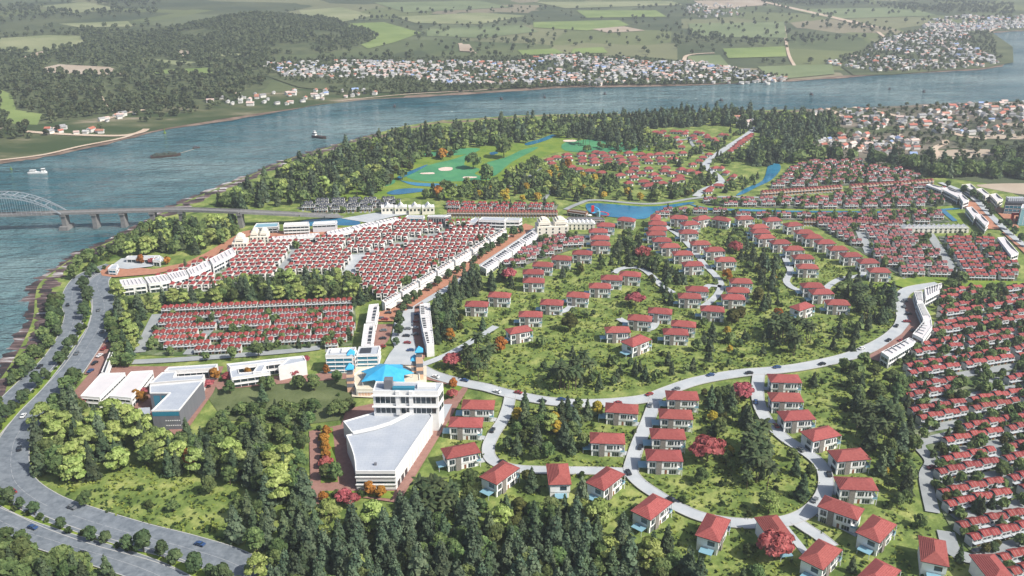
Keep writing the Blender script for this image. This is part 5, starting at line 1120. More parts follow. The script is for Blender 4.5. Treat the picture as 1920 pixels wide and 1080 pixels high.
village([(480, 122), (620, 117), (760, 117), (960, 118), (1040, 106), (1100, 105), (1230, 118), (1320, 118), (1480, 150), (1440, 160), (1300, 157), (1130, 162), (1000, 160), (830, 160), (800, 152), (640, 150), (540, 146)], 11, 'in the long town across the river', (5, 3, 1.5, .8, 2, .4))
village([(1545, 118), (1620, 105), (1650, 75), (1720, 62), (1740, 40), (1800, 30), (1960, 30), (1960, 50), (1820, 60), (1815, 88), (1860, 108), (1878, 120), (1840, 128), (1740, 132), (1640, 136), (1560, 124)], 14, 'in the town at the river bend', (5, 3, 1.2, .6, 2.5, .4))
village([(1500, 212), (1600, 205), (1800, 197), (2050, 190), (2050, 262), (1890, 252), (1800, 256), (1700, 248), (1590, 242), (1580, 225)], 16, 'in the low village on the near bank', (3, 2, 3, .6, 3, 2))
village([(1480, 262), (1590, 255), (1700, 258), (1740, 272), (1750, 296), (1720, 300), (1640, 290), (1540, 282), (1520, 272)], 13, 'in the orange-roofed hamlet behind the pine belt', (2, 1.5, 3, .6, 1.5, 5))
village([(380, 190), (460, 178), (560, 172), (700, 172), (720, 180), (600, 190), (520, 200), (420, 202)], 17, 'on the muddy far bank', (2, 2, 3, .1, 3, 1))
village([(80, 248), (120, 240), (200, 245), (190, 252), (90, 254)], 11, 'in the hamlet at the far left bank', (2, 2, 3, .1, 2, 1))
village([(180, 226), (200, 222), (262, 208), (262, 213), (200, 230)], 12, 'in the row by the far left landing', (4, 3, 2, 0, 1, 1))
village([(1280, 10), (1380, 6), (1400, 30), (1300, 34)], 26, 'on the hazy plain', (5, 2, 1, .2, 2, .4))
village([(1360, 218), (1380, 222), (1415, 232), (1400, 238), (1370, 226)], 9, 'where the pale road leaves the pines', (4, 2, 2, 0, 3, 0))
flush('village', 'village house', 'town_houses', 'far rooftops of the riverside towns too small to tell apart')
# ------------------------------------------------------------------ cars
def car_proto(m):
    b = MB(); prof = [(-2.15, .45), (-2.1, .95), (-1.2, 1.02), (-.7, 1.45), (.8, 1.45), (1.5, 1.02), (2.1, .9), (2.15, .45)]
    k = len(b.v)
    for y in (-.88, .88): b.v += [(x, y*(.82 if z > 1.2 else 1), z) for x, z in prof]
    n = len(prof); b.f.append(tuple(range(n-1, -1, -1))); b.m.append(0); b.f.append(tuple(range(n, 2*n))); b.m.append(0)
    for i in range(n): j = (i+1) % n; b.f.append((i, j, n+j, n+i)); b.m.append(0)
    g = MB(); g.quad((1.47, -.8, 1.06), (1.47, .8, 1.06), (.86, .68, 1.44), (.86, -.68, 1.44)); g.quad((-1.17, .8, 1.06), (-1.17, -.8, 1.06), (-.76, -.68, 1.44), (-.76, .68, 1.44))
    for s in (-1, 1): g.quad((-1.0, .87*s, 1.06), (1.2, .87*s, 1.06), (.75, .75*s, 1.4), (-.65, .75*s, 1.4))
    parts = [('body', b.mesh('car_body', [m]), None), ('window', g.mesh('car_window', [m_glass]), None)]
    w = MB()
    for x, y in ((-1.35, -.85), (1.35, -.85), (-1.35, .85), (1.35, .85)):
        w = MB(); w.tube((x, y-.1, .32), (x, y+.1, .32), .33, .33, 8); parts.append(('wheel', w.mesh('car_wheel', [m_tyre]), None))
    return Proto(parts)
CP_ = [car_proto(m) for m in CARC]; CN = 'white black red blue grey'.split()
def car(px, py, yaw, k, where): put('car', 'car', CP_[k], *G(px, py, 1.4), R(yaw), 1.05, f'{CN[k]} car {where}', f'{CN[k]} cars {where}', z=1.45, size=1.5, keep=True)
for nm, where, ts, off in (('inner', 'on the inner highway lanes', (.2, .27, .33, .41, .48, .55, .62, .7, .78, .85), 3.4), ('outer', 'on the outer riverside lanes', (.18, .3, .38, .5, .66, .75, .82), 2.6), ('hill', 'on the pale hill road', (.06, .1, .17, .2, .24, .27, .36, .42, .47, .52, .56, .61, .66, .71, .75, .8, .87, .92), 2.1), ('side1', 'on the short access road', (.3, .62), 1.4), ('side2', 'on the loop road', (.06, .16, .24, .35, .5, .62, .7, .78, .86, .93), 1.6)):
    wp = ROADS[nm]
    for i, t in enumerate(ts):
        k = int(t*(len(wp)-2)); a, b = wp[k], wp[k+1]; yw = math.atan2(b[1]-a[1], b[0]-a[0]); sg = 1 if i % 2 else -1
        x, y = a[0]-math.sin(yw)*off*sg, a[1]+math.cos(yw)*off*sg; px, py, _ = P(x, y, 1.4)
        kk = random.choice((0, 1, 1, 2, 3, 4, 4)); car(px, py, math.degrees(yw)+(0 if sg < 0 else 180), kk, where)
for i, (px, py) in enumerate(((728, 588), (722, 600), (719, 621), (718, 636), (717, 651), (715, 598), (768, 579))): car(px, py, random.uniform(-8, 8), (1, 2, 4, 1, 2, 4, 1)[i], 'parked on the left boulevard bricks')
for i, (px, py) in enumerate(((785, 578), (783, 591), (781, 604), (778, 616), (764, 618), (762, 631), (764, 644), (770, 658), (779, 628))): car(px, py, random.uniform(-10, 10), (1, 3, 2, 0, 4, 1, 2, 3, 4)[i], 'parked on the right boulevard bricks')
for i, (px, py) in enumerate(((205, 640), (195, 655), (187, 668), (178, 682), (170, 697))): car(px, py, 75, (3, 2, 0, 1, 3)[i], 'parked on the brick strip by the highway')
for i, (px, py) in enumerate(((1703, 590), (1700, 604), (1713, 622), (1696, 566), (1690, 640), (1676, 655))): car(px, py, random.uniform(-15, 15), (1, 2, 1, 4, 2, 3)[i], 'parked on the curved brick forecourt')
for i, (px, py) in enumerate(((1746, 878), (1758, 882), (1840, 835), (1905, 713), (1790, 815), (1860, 985), (1800, 770), (1880, 800), (1830, 1035))): car(px, py, 20, (2, 1, 1, 3, 4, 0, 1, 4, 1)[i], 'on the right estate lanes')
flush('car', 'car', 'car_mass', '')

# ------------------------------------------------------------------ trees
def cards(cen_, nor, size, rng, jit=.55, asp=1.0):
    n = len(cen_); nn = nor/np.linalg.norm(nor, axis=1, keepdims=True)+rng.normal(0, jit, (n, 3)); nn /= np.linalg.norm(nn, axis=1, keepdims=True)
    t = np.cross(nn, rng.normal(0, 1, (n, 3))); t /= np.linalg.norm(t, axis=1, keepdims=True)+1e-9; b = np.cross(nn, t)
    s = (size*rng.uniform(.6, 1.35, n))[:, None]; t = t*s; b = b*s*asp
    v = np.stack([cen_-t*.9-b*.6, cen_+t*.2-b, cen_+t-b*.1, cen_+t*.3+b*.9, cen_-t*.7+b*.7], 1).reshape(-1, 3)
    return v, np.arange(n*5).reshape(n, 5)
def leafmesh(name, v, f, mats, extra=None):
    me = bpy.data.meshes.new(name); V = v; nf = len(f); FI = f.ravel(); LT = np.full(nf, f.shape[1]); MI = np.zeros(nf, int)
    if extra is not None:
        ev, ef, em = extra; V = np.concatenate([V, np.array(ev)]); off = len(v)
        FI = np.concatenate([FI]+[np.array(q)+off for q in ef]); LT = np.concatenate([LT, [len(q) for q in ef]]); MI = np.concatenate([MI, np.array(em)+1])
    me.vertices.add(len(V)); me.vertices.foreach_set('co', V.ravel()); me.loops.add(len(FI)); me.loops.foreach_set('vertex_index', FI.astype(np.int32))
    me.polygons.add(len(LT)); me.polygons.foreach_set('loop_start', np.concatenate([[0], np.cumsum(LT)[:-1]]).astype(np.int32)); me.polygons.foreach_set('loop_total', LT.astype(np.int32))
    for m in mats: me.materials.append(m)
    me.polygons.foreach_set('material_index', MI.astype(np.int32)); me.update(calc_edges=True); return me
def pine_crown(rng, n, Hh=14.0, rad=3.0, sz=.8, fullness=.8):
    z = Hh*(.10+.9*(1-np.sqrt(rng.uniform(0, 1, n)))); a = rng.uniform(0, 2*np.pi, n)
    tier = (z/Hh*8.0) % 1.0; Rr = rad*((1-z/Hh)**fullness+.05)*(1.18-.5*tier)*(1+.22*np.sin(a*3+z*1.3)+.12*np.sin(a*5-z))
    r = Rr*np.sqrt(rng.uniform(.35, 1, n)); c = np.stack([r*np.cos(a), r*np.sin(a), z-.14*r], 1)
    no = np.stack([np.cos(a), np.sin(a), np.full(n, .75)], 1); return cards(c, no, sz*(1.15-.6*z/Hh), rng, .45)
def broad_crown(rng, n, Hh=10.0, rad=4.0, lobes=11, sz=.75, flat=.75, base=.35, spread=1.0):
    L = []
    for i in range(lobes):
        a = 2*np.pi*i/lobes*2.4+rng.uniform(-.4, .4); q = (i+.5)/lobes; zz = Hh*(base+(1-base)*.82*q); rr = rad*.72*spread*np.sqrt(max(.02, 1-(2*abs(q-.38))**2*.75))*rng.uniform(.6, 1.05)
        L.append((rr*np.cos(a), rr*np.sin(a), zz, rad*rng.uniform(.30, .5)))
    L.append((0, 0, Hh*.8, rad*.45)); L = np.array(L); w = L[:, 3]**2; k = rng.choice(len(L), n, p=w/w.sum()); d = rng.normal(0, 1, (n, 3)); d[:, 2] = np.abs(d[:, 2])*1.1-.35; d /= np.linalg.norm(d, axis=1, keepdims=True)
    c = L[k, :3]+d*L[k, 3:4]*np.array([1, 1, flat])*rng.uniform(.72, 1.05, (n, 1)); return cards(c, d+np.array([0, 0, .25]), sz, rng, .4)
def trunk_mb(Hh, r, limbs=0, rng=None, rad=3):
    t = MB(); t.tube((0, 0, -.5), (.15, .1, Hh*.55), r, r*.62, 6); t.tube((.15, .1, Hh*.55), (.05, 0, Hh*.9), r*.62, r*.2, 5)
    for i in range(limbs):
        a = i*2.4; z = Hh*(.3+.4*i/max(1, limbs)); t.tube((.1, .05, z), (rad*.6*math.cos(a), rad*.6*math.sin(a), z+Hh*.2), r*.4, r*.12, 4)
    return t
def tree_protos(kind, mt, nv=3, dens=1.0):
    out = []; lo = []; mid = []
    for i in range(nv):
        for lod in (0, 1, 2):
            rng = np.random.default_rng(100+i*17); n = int((1300, 260, 75)[lod]*dens); k = (1, 2.0, 3.2)[lod]
            if kind == 'pine': Hh = 14; v, f = pine_crown(rng, n, 14, 2.5+.25*i, .58*k, .65+.1*i); tr = trunk_mb(14, .3)
            elif kind == 'tallpine': Hh = 17; v, f = pine_crown(rng, n, 17, 3.6, .66*k, .62); tr = trunk_mb(17, .35)
            elif kind == 'broad': Hh = 10; v, f = broad_crown(rng, n, 10, 4.0, 11+i, .52*k); tr = trunk_mb(9, .3, 4, rng)
            elif kind == 'cloud': Hh = 13; v, f = broad_crown(rng, n, 13, 4.4, 15, .5*k, .42, .25, 1.2); tr = trunk_mb(12, .28, 6, rng, 4)
            elif kind == 'round': Hh = 8; v, f = broad_crown(rng, n, 8, 3.4, 9, .5*k, .8, .3, .8); tr = trunk_mb(7, .22, 3, rng)
            elif kind == 'umbrella': Hh = 7; v, f = broad_crown(rng, n, 7, 4.2, 12, .5*k, .45, .55, 1.15); tr = trunk_mb(6, .22, 5, rng, 4)
            elif kind == 'bush': Hh = 3; v, f = broad_crown(rng, max(30, n//3), 3, 1.9, 6, .45*k*.9, .8, .1); tr = trunk_mb(1.6, .1)
            if lod == 0: out.append(Proto([('trunk', tr.mesh(kind+'_trunk', [m_bark], True), None), ('crown', leafmesh(kind+'_crown', v, f, [mt]), None)]))
            else: (mid if lod == 1 else lo).append(Proto([('tree', leafmesh(kind+'_tree', v, f, [mt, m_bark], (tr.v, tr.f, tr.m)), None)]))
    for a, b in zip(out, lo): a.far = b
    for a, b in zip(mid, lo): a.far = b
    return out, mid
def palm_protos():
    out = []; mid = []
    for i in range(3):
        rng = random.Random(i); Hh = 10+i; t = MB(); p = (0, 0, -.3)
        for k in range(5):
            q = (.12*k*k*.3, .06*k, Hh*(k+1)/5); t.tube(p, q, .24-.025*k, .22-.025*k, 6); p = q
        fr = MB()
        for k in range(17):
            a = k*2.399+rng.uniform(-.2, .2); el = 1.1-1.5*(k/17); prev = Vector(p); d = Vector((math.cos(a)*math.cos(el), math.sin(a)*math.cos(el), math.sin(el))); side = Vector((-math.sin(a), math.cos(a), 0)); wd = .1
            for g in range(5):
                nx = prev+d*.95; w2 = (.75, .95, .85, .6, .08)[g]
                for sg in (-1, 1):
                    fr.quad(prev, nx, nx+side*w2*sg+Vector((0, 0, -.35*w2)), prev+side*wd*sg+Vector((0, 0, -.35*wd)))
                prev = nx; wd = w2; d = (d+Vector((0, 0, -.34))).normalized()
        tm, fm = t.mesh('palm_trunk', [m_bark], True), fr.mesh('palm_fronds', [m_palm])
        pr = Proto([('trunk', tm, None), ('fronds', fm, None)])
        z = MB(); z.v = fr.v+t.v; z.f = fr.f+[tuple(j+len(fr.v) for j in f) for f in t.f]; z.m = fr.m+[1]*len(t.f); one = Proto([('palm', z.mesh('palm_tree', [m_palm, m_bark]), None)])
        out.append(pr); mid.append(one)
    return out, mid
m_palm = leafmat('palm_frond', (.04, .07, .032), (.12, .15, .065))
L_pine = leafmat('pine_needle', (.042, .078, .045), (.14, .185, .09), .35)
L_grey = leafmat('blue_pine_needle', (.055, .095, .06), (.165, .215, .125), .3)
L_broad = leafmat('broad_leaf', (.055, .10, .036), (.18, .235, .085), .35)
L_light = leafmat('light_leaf', (.19, .275, .06), (.46, .53, .19), .2)
L_olive = leafmat('olive_leaf', (.06, .075, .022), (.15, .14, .045), .25)
L_org = leafmat('orange_leaf', (.30, .12, .02), (.48, .22, .05), .2)
L_red = leafmat('red_blossom', (.33, .065, .075), (.50, .16, .16), .15)
L_yel = leafmat('yellow_leaf', (.38, .27, .03), (.52, .40, .07), .2)
L_far = leafmat('far_leaf', (.04, .06, .03), (.13, .145, .07), .4)
L_ave = leafmat('avenue_leaf', (.05, .09, .04), (.13, .18, .08), .2)
L_bush = leafmat('bush_leaf', (.035, .065, .022), (.11, .15, .045), .35)
KINDS = {}
for kd, shp, mt, dens in (('pine', 'pine', L_pine, 1), ('bluepine', 'tallpine', L_grey, 1), ('broad', 'broad', L_broad, 1), ('light', 'cloud', L_light, 1), ('olive', 'round', L_olive, 1), ('orange', 'round', L_org, .8), ('red', 'umbrella', L_red, .8), ('yellow', 'round', L_yel, .7), ('far', 'broad', L_far, .8), ('avenue', 'round', L_ave, .6), ('bush', 'bush', L_bush, 1)):
    KINDS[kd] = tree_protos(shp, mt, 5 if kd in ('pine', 'bluepine', 'broad') else 3, dens)
KINDS['palm'] = palm_protos()
KN = {'pine': ('pine_tree', 'dark green pine'), 'bluepine': ('fir_tree', 'tall grey-green fir'), 'broad': ('broadleaf_tree', 'rounded mid-green tree'), 'light': ('shade_tree', 'pale yellow-green layered tree'), 'olive': ('olive_tree', 'olive-brown rounded tree'), 'orange': ('autumn_tree', 'orange-leaved tree'), 'red': ('flowering_tree', 'red-blossomed tree'), 'yellow': ('yellow_tree', 'yellow-leaved small tree'), 'far': ('countryside_tree', 'dark round tree'), 'avenue': ('avenue_tree', 'airy green avenue tree'), 'bush': ('bush', 'low green bush'), 'palm': ('palm_tree', 'dark feathery palm')}
HT = {'pine': 14, 'bluepine': 17, 'broad': 10, 'light': 13, 'olive': 8, 'orange': 8, 'red': 7, 'yellow': 8, 'far': 10, 'avenue': 8, 'bush': 3, 'palm': 12}
WD = {'pine': 2.6, 'bluepine': 3.4, 'broad': 4, 'light': 4.4, 'olive': 3.2, 'orange': 3.2, 'red': 4, 'yellow': 3.2, 'far': 4, 'avenue': 3.2, 'bush': 1.8, 'palm': 3}
NT = 0
def tree(kd, x, y, sc, where, z=.6, keep=False, label=None):
    global NT
    s = P(x, y, 0)[2]; pr = KINDS[kd][0 if s > 2.55 else 1]; nm, ad = KN[kd]
    put(kd, nm, pr[random.randint(0, len(pr)-1)], x, y, random.uniform(0, 6.28), (sc*random.uniform(.88, 1.12), sc*random.uniform(.88, 1.12), sc), label or f'{ad} {where}', None if label else f'{ad}s {where}', z=z, size=HT[kd], keep=keep); NT += 1
def blocked(kd, x, y, sc, lim=.12):
    px, py, s = P(x, y, .5)
    ix, iy = int(px/2), int(py/2)
    if 0 <= ix < 960 and 0 <= iy < 540 and EXCL[iy, ix]: return True
    hw, hh = WD[kd]*sc*s*.8, HT[kd]*sc*s*.88
    x0, x1, y0, y1 = int((px-hw)/2), int((px+hw)/2)+1, int((py-hh)/2), int(py/2)+1
    x0, y0 = max(0, x0), max(0, y0); x1, y1 = min(960, x1), min(540, y1)
    if x1 <= x0 or y1 <= y0: return False
    return PROT[y0:y1, x0:x1].mean() > lim
def zone(px_poly, sp, mix, where, smin=.8, smax=1.2, lim=.12, prob=1.0, clump=0, z=.6, chk=True, zf=None):
    poly = GP(px_poly); xs = [p[0] for p in poly]; ys = [p[1] for p in poly]; y = min(ys); k = 0; ks = list(mix); ws = list(mix.values())
    while y < max(ys):
        x = min(xs)+(k % 2)*sp/2
        while x < max(xs):
            qx, qy = x+random.uniform(-.45, .45)*sp, y+random.uniform(-.45, .45)*sp; x += sp
            if prob < 1 and random.random() > prob: continue
            if clump and math.sin(qx*clump+1.1+math.sin(qy*clump*.7)*2)*math.cos(qy*clump*1.2+math.sin(qx*clump*.5)) < random.uniform(-.7, .5): continue
            if not inside(poly, [qx], [qy])[0]: continue
            kd = random.choices(ks, ws)[0]; sc = random.uniform(smin, smax)
            if kd == 'far' and any(inside(fp, [qx], [qy])[0] for fp in FIELDS): continue
            if chk and blocked(kd, qx, qy, sc, lim): continue
            tree(kd, qx, qy, sc, where, z if zf is None else max(float(zf(qx, qy)), .2))
        y += sp*.87; k += 1
def one(kd, px, py, sc, label): x, y = G(px, py); tree(kd, x, y, sc, '', keep=True, label=label)
# single trees that stand out
for kd, px, py, sc, lab in (('orange', 366, 880, 1.45, 'big orange tree in the wood left of the grey hall'), ('orange', 938, 662, 1.3, 'orange tree beside the left-hand palms on the hill'), ('orange', 843, 640, 1.1, 'orange tree at the edge of the dark wood by the boulevard'), ('orange', 1362, 528, 1.15, 'orange tree below the straight hill lane'), ('orange', 1457, 606, 1.25, 'orange tree against the dark palms near the loop'),
        ('orange', 613, 822, .8, 'orange tree at the top of the long planting bed'), ('orange', 608, 836, .8, 'second orange tree in the long planting bed'), ('orange', 611, 852, .9, 'third orange tree in the long planting bed'), ('orange', 612, 866, .85, 'fourth orange tree in the long planting bed'), ('orange', 694, 932, 1.0, 'orange tree in front of the grey hall'), ('orange', 714, 937, .85, 'smaller orange tree in front of the grey hall'), ('orange', 606, 945, .75, 'orange tree in the bottom planting bed'),
        ('orange', 258, 755, .9, 'orange tree between the low white classroom roofs'), ('orange', 270, 757, .9, 'orange tree beside the dark grey block'), ('orange', 404, 714, 1.0, 'orange tree between the school and the dark block'), ('orange', 467, 713, .9, 'orange tree in front of the white school'), ('orange', 614, 702, .8, 'orange tree in front of the blue-windowed office'), ('orange', 830, 300, 1.6, 'broad orange tree on the golf course'), ('orange', 822, 372, 1.5, 'orange tree by the golf pond'), ('orange', 1065, 318, 1.4, 'orange tree at the edge of the golf cluster'), ('orange', 850, 730, .8, 'orange tree in the bed by the office'), ('orange', 265, 496, .9, 'orange tree in front of the long riverside hall'), ('orange', 315, 497, .8, 'orange tree at the end of the riverside hall'),
        ('olive', 1372, 612, 1.5, 'rust-brown tree pair beside the turning circle, lower one'), ('olive', 1385, 606, 1.4, 'rust-brown tree pair beside the turning circle, right one'), ('olive', 1420, 572, 1.5, 'rust-brown tall tree right of the turning circle'),
        ('red', 850, 692, 1.3, 'red tree behind the lantern towers'), ('red', 1325, 868, 1.75, 'large red tree right of the row of four villas'), ('red', 1390, 752, 1.35, 'red tree below the hill road bend'), ('red', 1452, 1052, 1.7, 'red tree in front of the bottom loop villa'), ('red', 955, 530, 1.45, 'red tree beside the dull red block'), ('red', 1190, 577, 1.4, 'red tree in the middle of the hill'), ('red', 1205, 487, 1.35, 'red tree left of the straight hill lane'), ('red', 1378, 476, 1.3, 'red tree right of the straight hill lane'),
        ('red', 645, 945, .9, 'red bush-like tree at the bottom planting bed'), ('red', 661, 950, .8, 'second red bush-like tree at the bottom planting bed'), ('red', 612, 880, .8, 'red tree low in the long planting bed'), ('red', 552, 708, .75, 'small red tree against the white school wall'), ('red', 428, 716, .7, 'small red tree at the left end of the school'), ('red', 574, 682, .6, 'small red tree at the right end of the school'), ('red', 150, 768, .8, 'small red tree in front of the westernmost classroom'), ('red', 268, 745, .7, 'small red tree beside the second classroom'), ('red', 392, 730, .7, 'small red tree at the corner of the dark block'), ('red', 287, 497, .7, 'small red tree in the riverside hall court'), ('red', 814, 787, .8, 'pink tree at the office side entrance'), ('red', 849, 748, .7, 'small red tree in the bed by the office'),
        ('light', 520, 945, 1.5, 'wide pale green tree left of the brick path'), ('light', 940, 1005, 1.25, 'pale green tree below the left lower villa'), ('light', 1118, 1000, 1.35, 'tall pale green tree below the third lower villa'), ('light', 1215, 1075, 1.3, 'pale green tree at the bottom edge under the loop'), ('light', 165, 860, 1.4, 'pale green tree below the westernmost classroom'), ('light', 262, 835, 1.6, 'very tall pale green tree left of the dark block'), ('light', 140, 885, 1.3, 'pale green tree nearest the highway bend'), ('light', 215, 800, 1.3, 'pale green tree under the second classroom'), ('light', 447, 895, 1.25, 'pale green tree in the wood left of the hall'), ('light', 1440, 965, 1.0, 'pale green tree inside the loop road'), ('light', 617, 990, 1.1, 'pale green tree at the foot of the brick path'), ('light', 700, 1000, 1.3, 'pale green tree in the bottom wood under the hall'),
        ('broad', 630, 905, 1.0, 'green tree low in the long planting bed'), ('broad', 613, 902, .9, 'dark green tree at the bottom of the planting bed'), ('olive', 1068, 622, 1.5, 'olive tree right of the villa with a wide drive'), ('broad', 945, 298, 2.3, 'great round tree on the golf course'), ('broad', 912, 345, 2.0, 'tall round tree at the lower golf fairway'), ('broad', 887, 318, 1.8, 'spreading dark tree by the golf bunker')):
    one(kd, px, py, sc, lab)
# palms in clusters
for (cx_, cy_, rx, ry, n, where) in ((893, 690, 32, 28, 20, 'in the left palm clump on the hill'), (1072, 715, 42, 22, 24, 'in the middle palm clump on the hill'), (1482, 640, 38, 32, 26, 'in the palm clump near the loop junction'), (820, 965, 42, 30, 24, 'in the palm clump below the hall drive'), (1640, 815, 42, 30, 22, 'in the palm clump left of the right estate'), (1425, 890, 40, 50, 26, 'in the palm grove inside the loop road'), (1600, 585, 34, 22, 20, 'in the palm clump by the curved road'), (720, 315, 40, 14, 20, 'left of the golf course'), (670, 350, 30, 10, 12, 'by the golf ponds'), (1095, 272, 18, 5, 8, 'on the far fairway')):
    for i in range(n):
        t, r_ = random.uniform(0, 6.28), math.sqrt(random.random()); x, y = G(cx_+rx*r_*math.cos(t), cy_+ry*r_*math.sin(t))
        sc = random.uniform(.75, 1.2)
        if i % 10 < 7 and not blocked('palm', x, y, sc, .2): tree('palm', x, y, sc, where)
# avenues and medians
def along(px_pts, step, kd, sc, where, jit=.1, lim=.5, chk=False):
    wp = GP(smooth(px_pts, 8)); acc = 0
    for a, b in zip(wp, wp[1:]):
        l = math.hypot(b[0]-a[0], b[1]-a[1])
        while acc < l:
            if random.random() < .14:
                acc += step; continue
            t = acc/l; x, y = a[0]+(b[0]-a[0])*t+random.uniform(-1, 1), a[1]+(b[1]-a[1])*t+random.uniform(-1, 1)
            if not (chk and blocked(kd, x, y, sc, lim)): tree(kd, x, y, sc*random.uniform(.65, 1.3), where, 1.3)
            acc += step*random.uniform(.75, 1.25)
        acc -= l
MED = [(205, 502), (160, 530), (160, 548), (166, 575), (158, 615), (134, 658), (104, 698), (62, 742), (20, 785), (-20, 835), (-30, 885), (0, 940), (40, 962), (110, 993), (200, 1023), (300, 1050), (390, 1088), (480, 1150)]
ribbon('median', MED, 5.5, m_verge, 1.2, True, excl=False)
along(MED, 9, 'avenue', 1.0, 'on the highway median'); along(MED, 7, 'bush', .8, 'on the highway median')
along([(744, 650), (748, 630), (750, 605), (756, 585), (780, 567), (815, 543), (885, 498), (960, 450), (990, 432)], 12, 'avenue', .95, 'on the boulevard median')
along([(1775, 352), (1800, 362), (1835, 382), (1860, 408), (1890, 438), (1940, 480)], 13, 'avenue', .9, 'along the parade')
zone([(60, 720), (85, 680), (125, 620), (128, 560), (100, 575), (90, 620), (60, 670), (15, 730), (-60, 810), (-50, 840)], 5, {'bush': 2, 'broad': 1.3, 'avenue': 1.2}, 'on the river bank', .7, 1.2)
zone([(125, 548), (160, 512), (230, 478), (300, 440), (340, 420), (330, 400), (260, 440), (190, 475), (140, 510)], 6, {'bush': 3, 'broad': 1.4, 'avenue': .6}, 'on the river bank', .7, 1.2)
# woods
BW = 'in the wood along the bottom edge'
zone([(470, 820), (520, 850), (572, 880), (576, 1000), (640, 1005), (735, 1000), (800, 940), (890, 940), (905, 960), (1000, 965), (1090, 960), (1150, 1005), (1200, 1015), (1270, 1020), (1310, 1110), (1310, 1260), (560, 1260), (480, 1080), (430, 1030), (470, 930)], 7.6, {'pine': 3, 'bluepine': 2.4, 'broad': 3.2, 'light': .35, 'olive': .3}, BW, .6, 1.25, .2)
zone([(880, 1010), (1180, 1050), (1200, 1200), (560, 1250), (560, 1050), (700, 1000)], 9, {'bluepine': 3, 'broad': 1.5}, BW, .9, 1.25, .2)
zone([(60, 840), (100, 745), (150, 715), (150, 765), (290, 815), (345, 830), (440, 850), (520, 880), (575, 870), (575, 890), (490, 930), (420, 910), (300, 905), (250, 885), (130, 915), (80, 900)], 8, {'pine': 3, 'broad': 2.6, 'light': 2.6, 'bluepine': 1.2, 'olive': .3}, 'in the wood between highway bend and hall', .85, 1.3, .22)
zone([(390, 795), (430, 780), (560, 780), (585, 800), (580, 850), (470, 840), (400, 830)], 5.5, {'broad': 3, 'pine': 1, 'bush': 2}, 'in the thicket below the lawn', .6, .9, .2)
zone([(150, 950), (260, 905), (300, 905), (420, 920), (480, 945), (430, 1020), (300, 990)], 17, {'bush': 3, 'broad': 1, 'pine': .7}, 'on the meadow by the highway bend', .6, 1.1)
zone([(-200, 990), (0, 1015), (60, 1035), (120, 1070), (245, 1110), (300, 1260), (-300, 1260)], 7.5, {'broad': 4, 'pine': 1}, 'in the dark corner wood below the highway', .9, 1.4, .3)
zone([(215, 548), (270, 530), (330, 555), (400, 548), (470, 530), (560, 516), (640, 522), (700, 550), (722, 562), (700, 575), (660, 570), (300, 586), (270, 610), (245, 700), (212, 700), (228, 640), (215, 600)], 7.5, {'pine': 3, 'broad': 2, 'light': 2.0, 'bluepine': .8, 'yellow': .12}, 'in the belt between the two red-roofed blocks', .75, 1.15, .2)
zone([(240, 488), (250, 455), (330, 425), (400, 405), (560, 404), (625, 405), (480, 432), (440, 447), (370, 482), (300, 474), (265, 492)], 9, {'pine': 2.4, 'broad': 2.4, 'light': 1.4, 'yellow': .3}, 'in the riverside wood beside the bridge', .85, 1.3, .15)
NWW = 'in the wood between river and golf course'
zone([(380, 390), (470, 357), (560, 318), (640, 290), (700, 270), (800, 248), (900, 238), (1000, 234), (1130, 232), (1240, 222), (1262, 262), (1200, 280), (1130, 266), (1050, 260), (960, 276), (860, 280), (790, 288), (780, 312), (742, 328), (735, 355), (690, 370), (620, 376), (560, 384), (480, 398)], 11.5, {'pine': 3.4, 'broad': 2.4, 'light': .55, 'palm': .4, 'bluepine': .6, 'olive': .1}, NWW, .85, 1.35, .15)
zone([(1000, 232), (1240, 222), (1300, 235), (1268, 268), (1170, 276), (1100, 262)], 10, {'pine': 4, 'bluepine': 1}, 'in the dense pine belt behind the golf houses', .8, 1.1, .15)
zone([(640, 365), (660, 330), (740, 320), (790, 285), (860, 280), (860, 300), (800, 300), (760, 335), (745, 345), (700, 358)], 15, {'broad': 2, 'pine': 1, 'olive': .4, 'orange': .06}, 'round the golf ponds', .8, 1.2)
zone([(1240, 220), (1360, 214), (1420, 220), (1560, 226), (1580, 255), (1520, 275), (1500, 290), (1440, 308), (1380, 305), (1392, 285), (1412, 250), (1380, 240), (1330, 238), (1240, 240)], 10.5, {'pine': 3, 'broad': 2, 'bluepine': 1.4, 'light': .15}, 'in the wood east of the country road', .85, 1.3, .15)
zone([(1385, 312), (1500, 293), (1600, 303), (1700, 312), (1830, 320), (1960, 325), (1960, 338), (1800, 336), (1740, 334), (1690, 318), (1560, 303), (1440, 312)], 10, {'pine': 1.5, 'broad': 3, 'bluepine': 1}, 'in the tree belt below the orange-roofed hamlet', 1.1, 1.6, .12)
zone([(950, 338), (1000, 305), (1040, 312), (1130, 345), (1300, 360), (1290, 378), (1180, 382), (1100, 380), (1040, 378), (900, 380), (790, 376), (830, 356), (900, 350)], 11, {'broad': 3, 'pine': 1.3, 'yellow': .9, 'olive': .5, 'light': .4}, 'in the park between golf course and lake', .7, 1.1, .12)
zone([(1260, 250), (1400, 250), (1390, 300), (1330, 330), (1360, 345), (1440, 330), (1400, 360), (1300, 370), (1200, 358), (1060, 330), (1020, 300)], 8, {'broad': 2.4, 'pine': 1.6, 'olive': .3}, 'between the far red-roofed houses', .4, .8, .72)
zone([(795, 620), (850, 552), (905, 505), (940, 478), (960, 512), (930, 545), (885, 585), (865, 625), (832, 655), (800, 650)], 7.2, {'pine': 4, 'bluepine': .8, 'broad': 1.2}, 'in the dark wood right of the boulevard', .8, 1.2, .15)
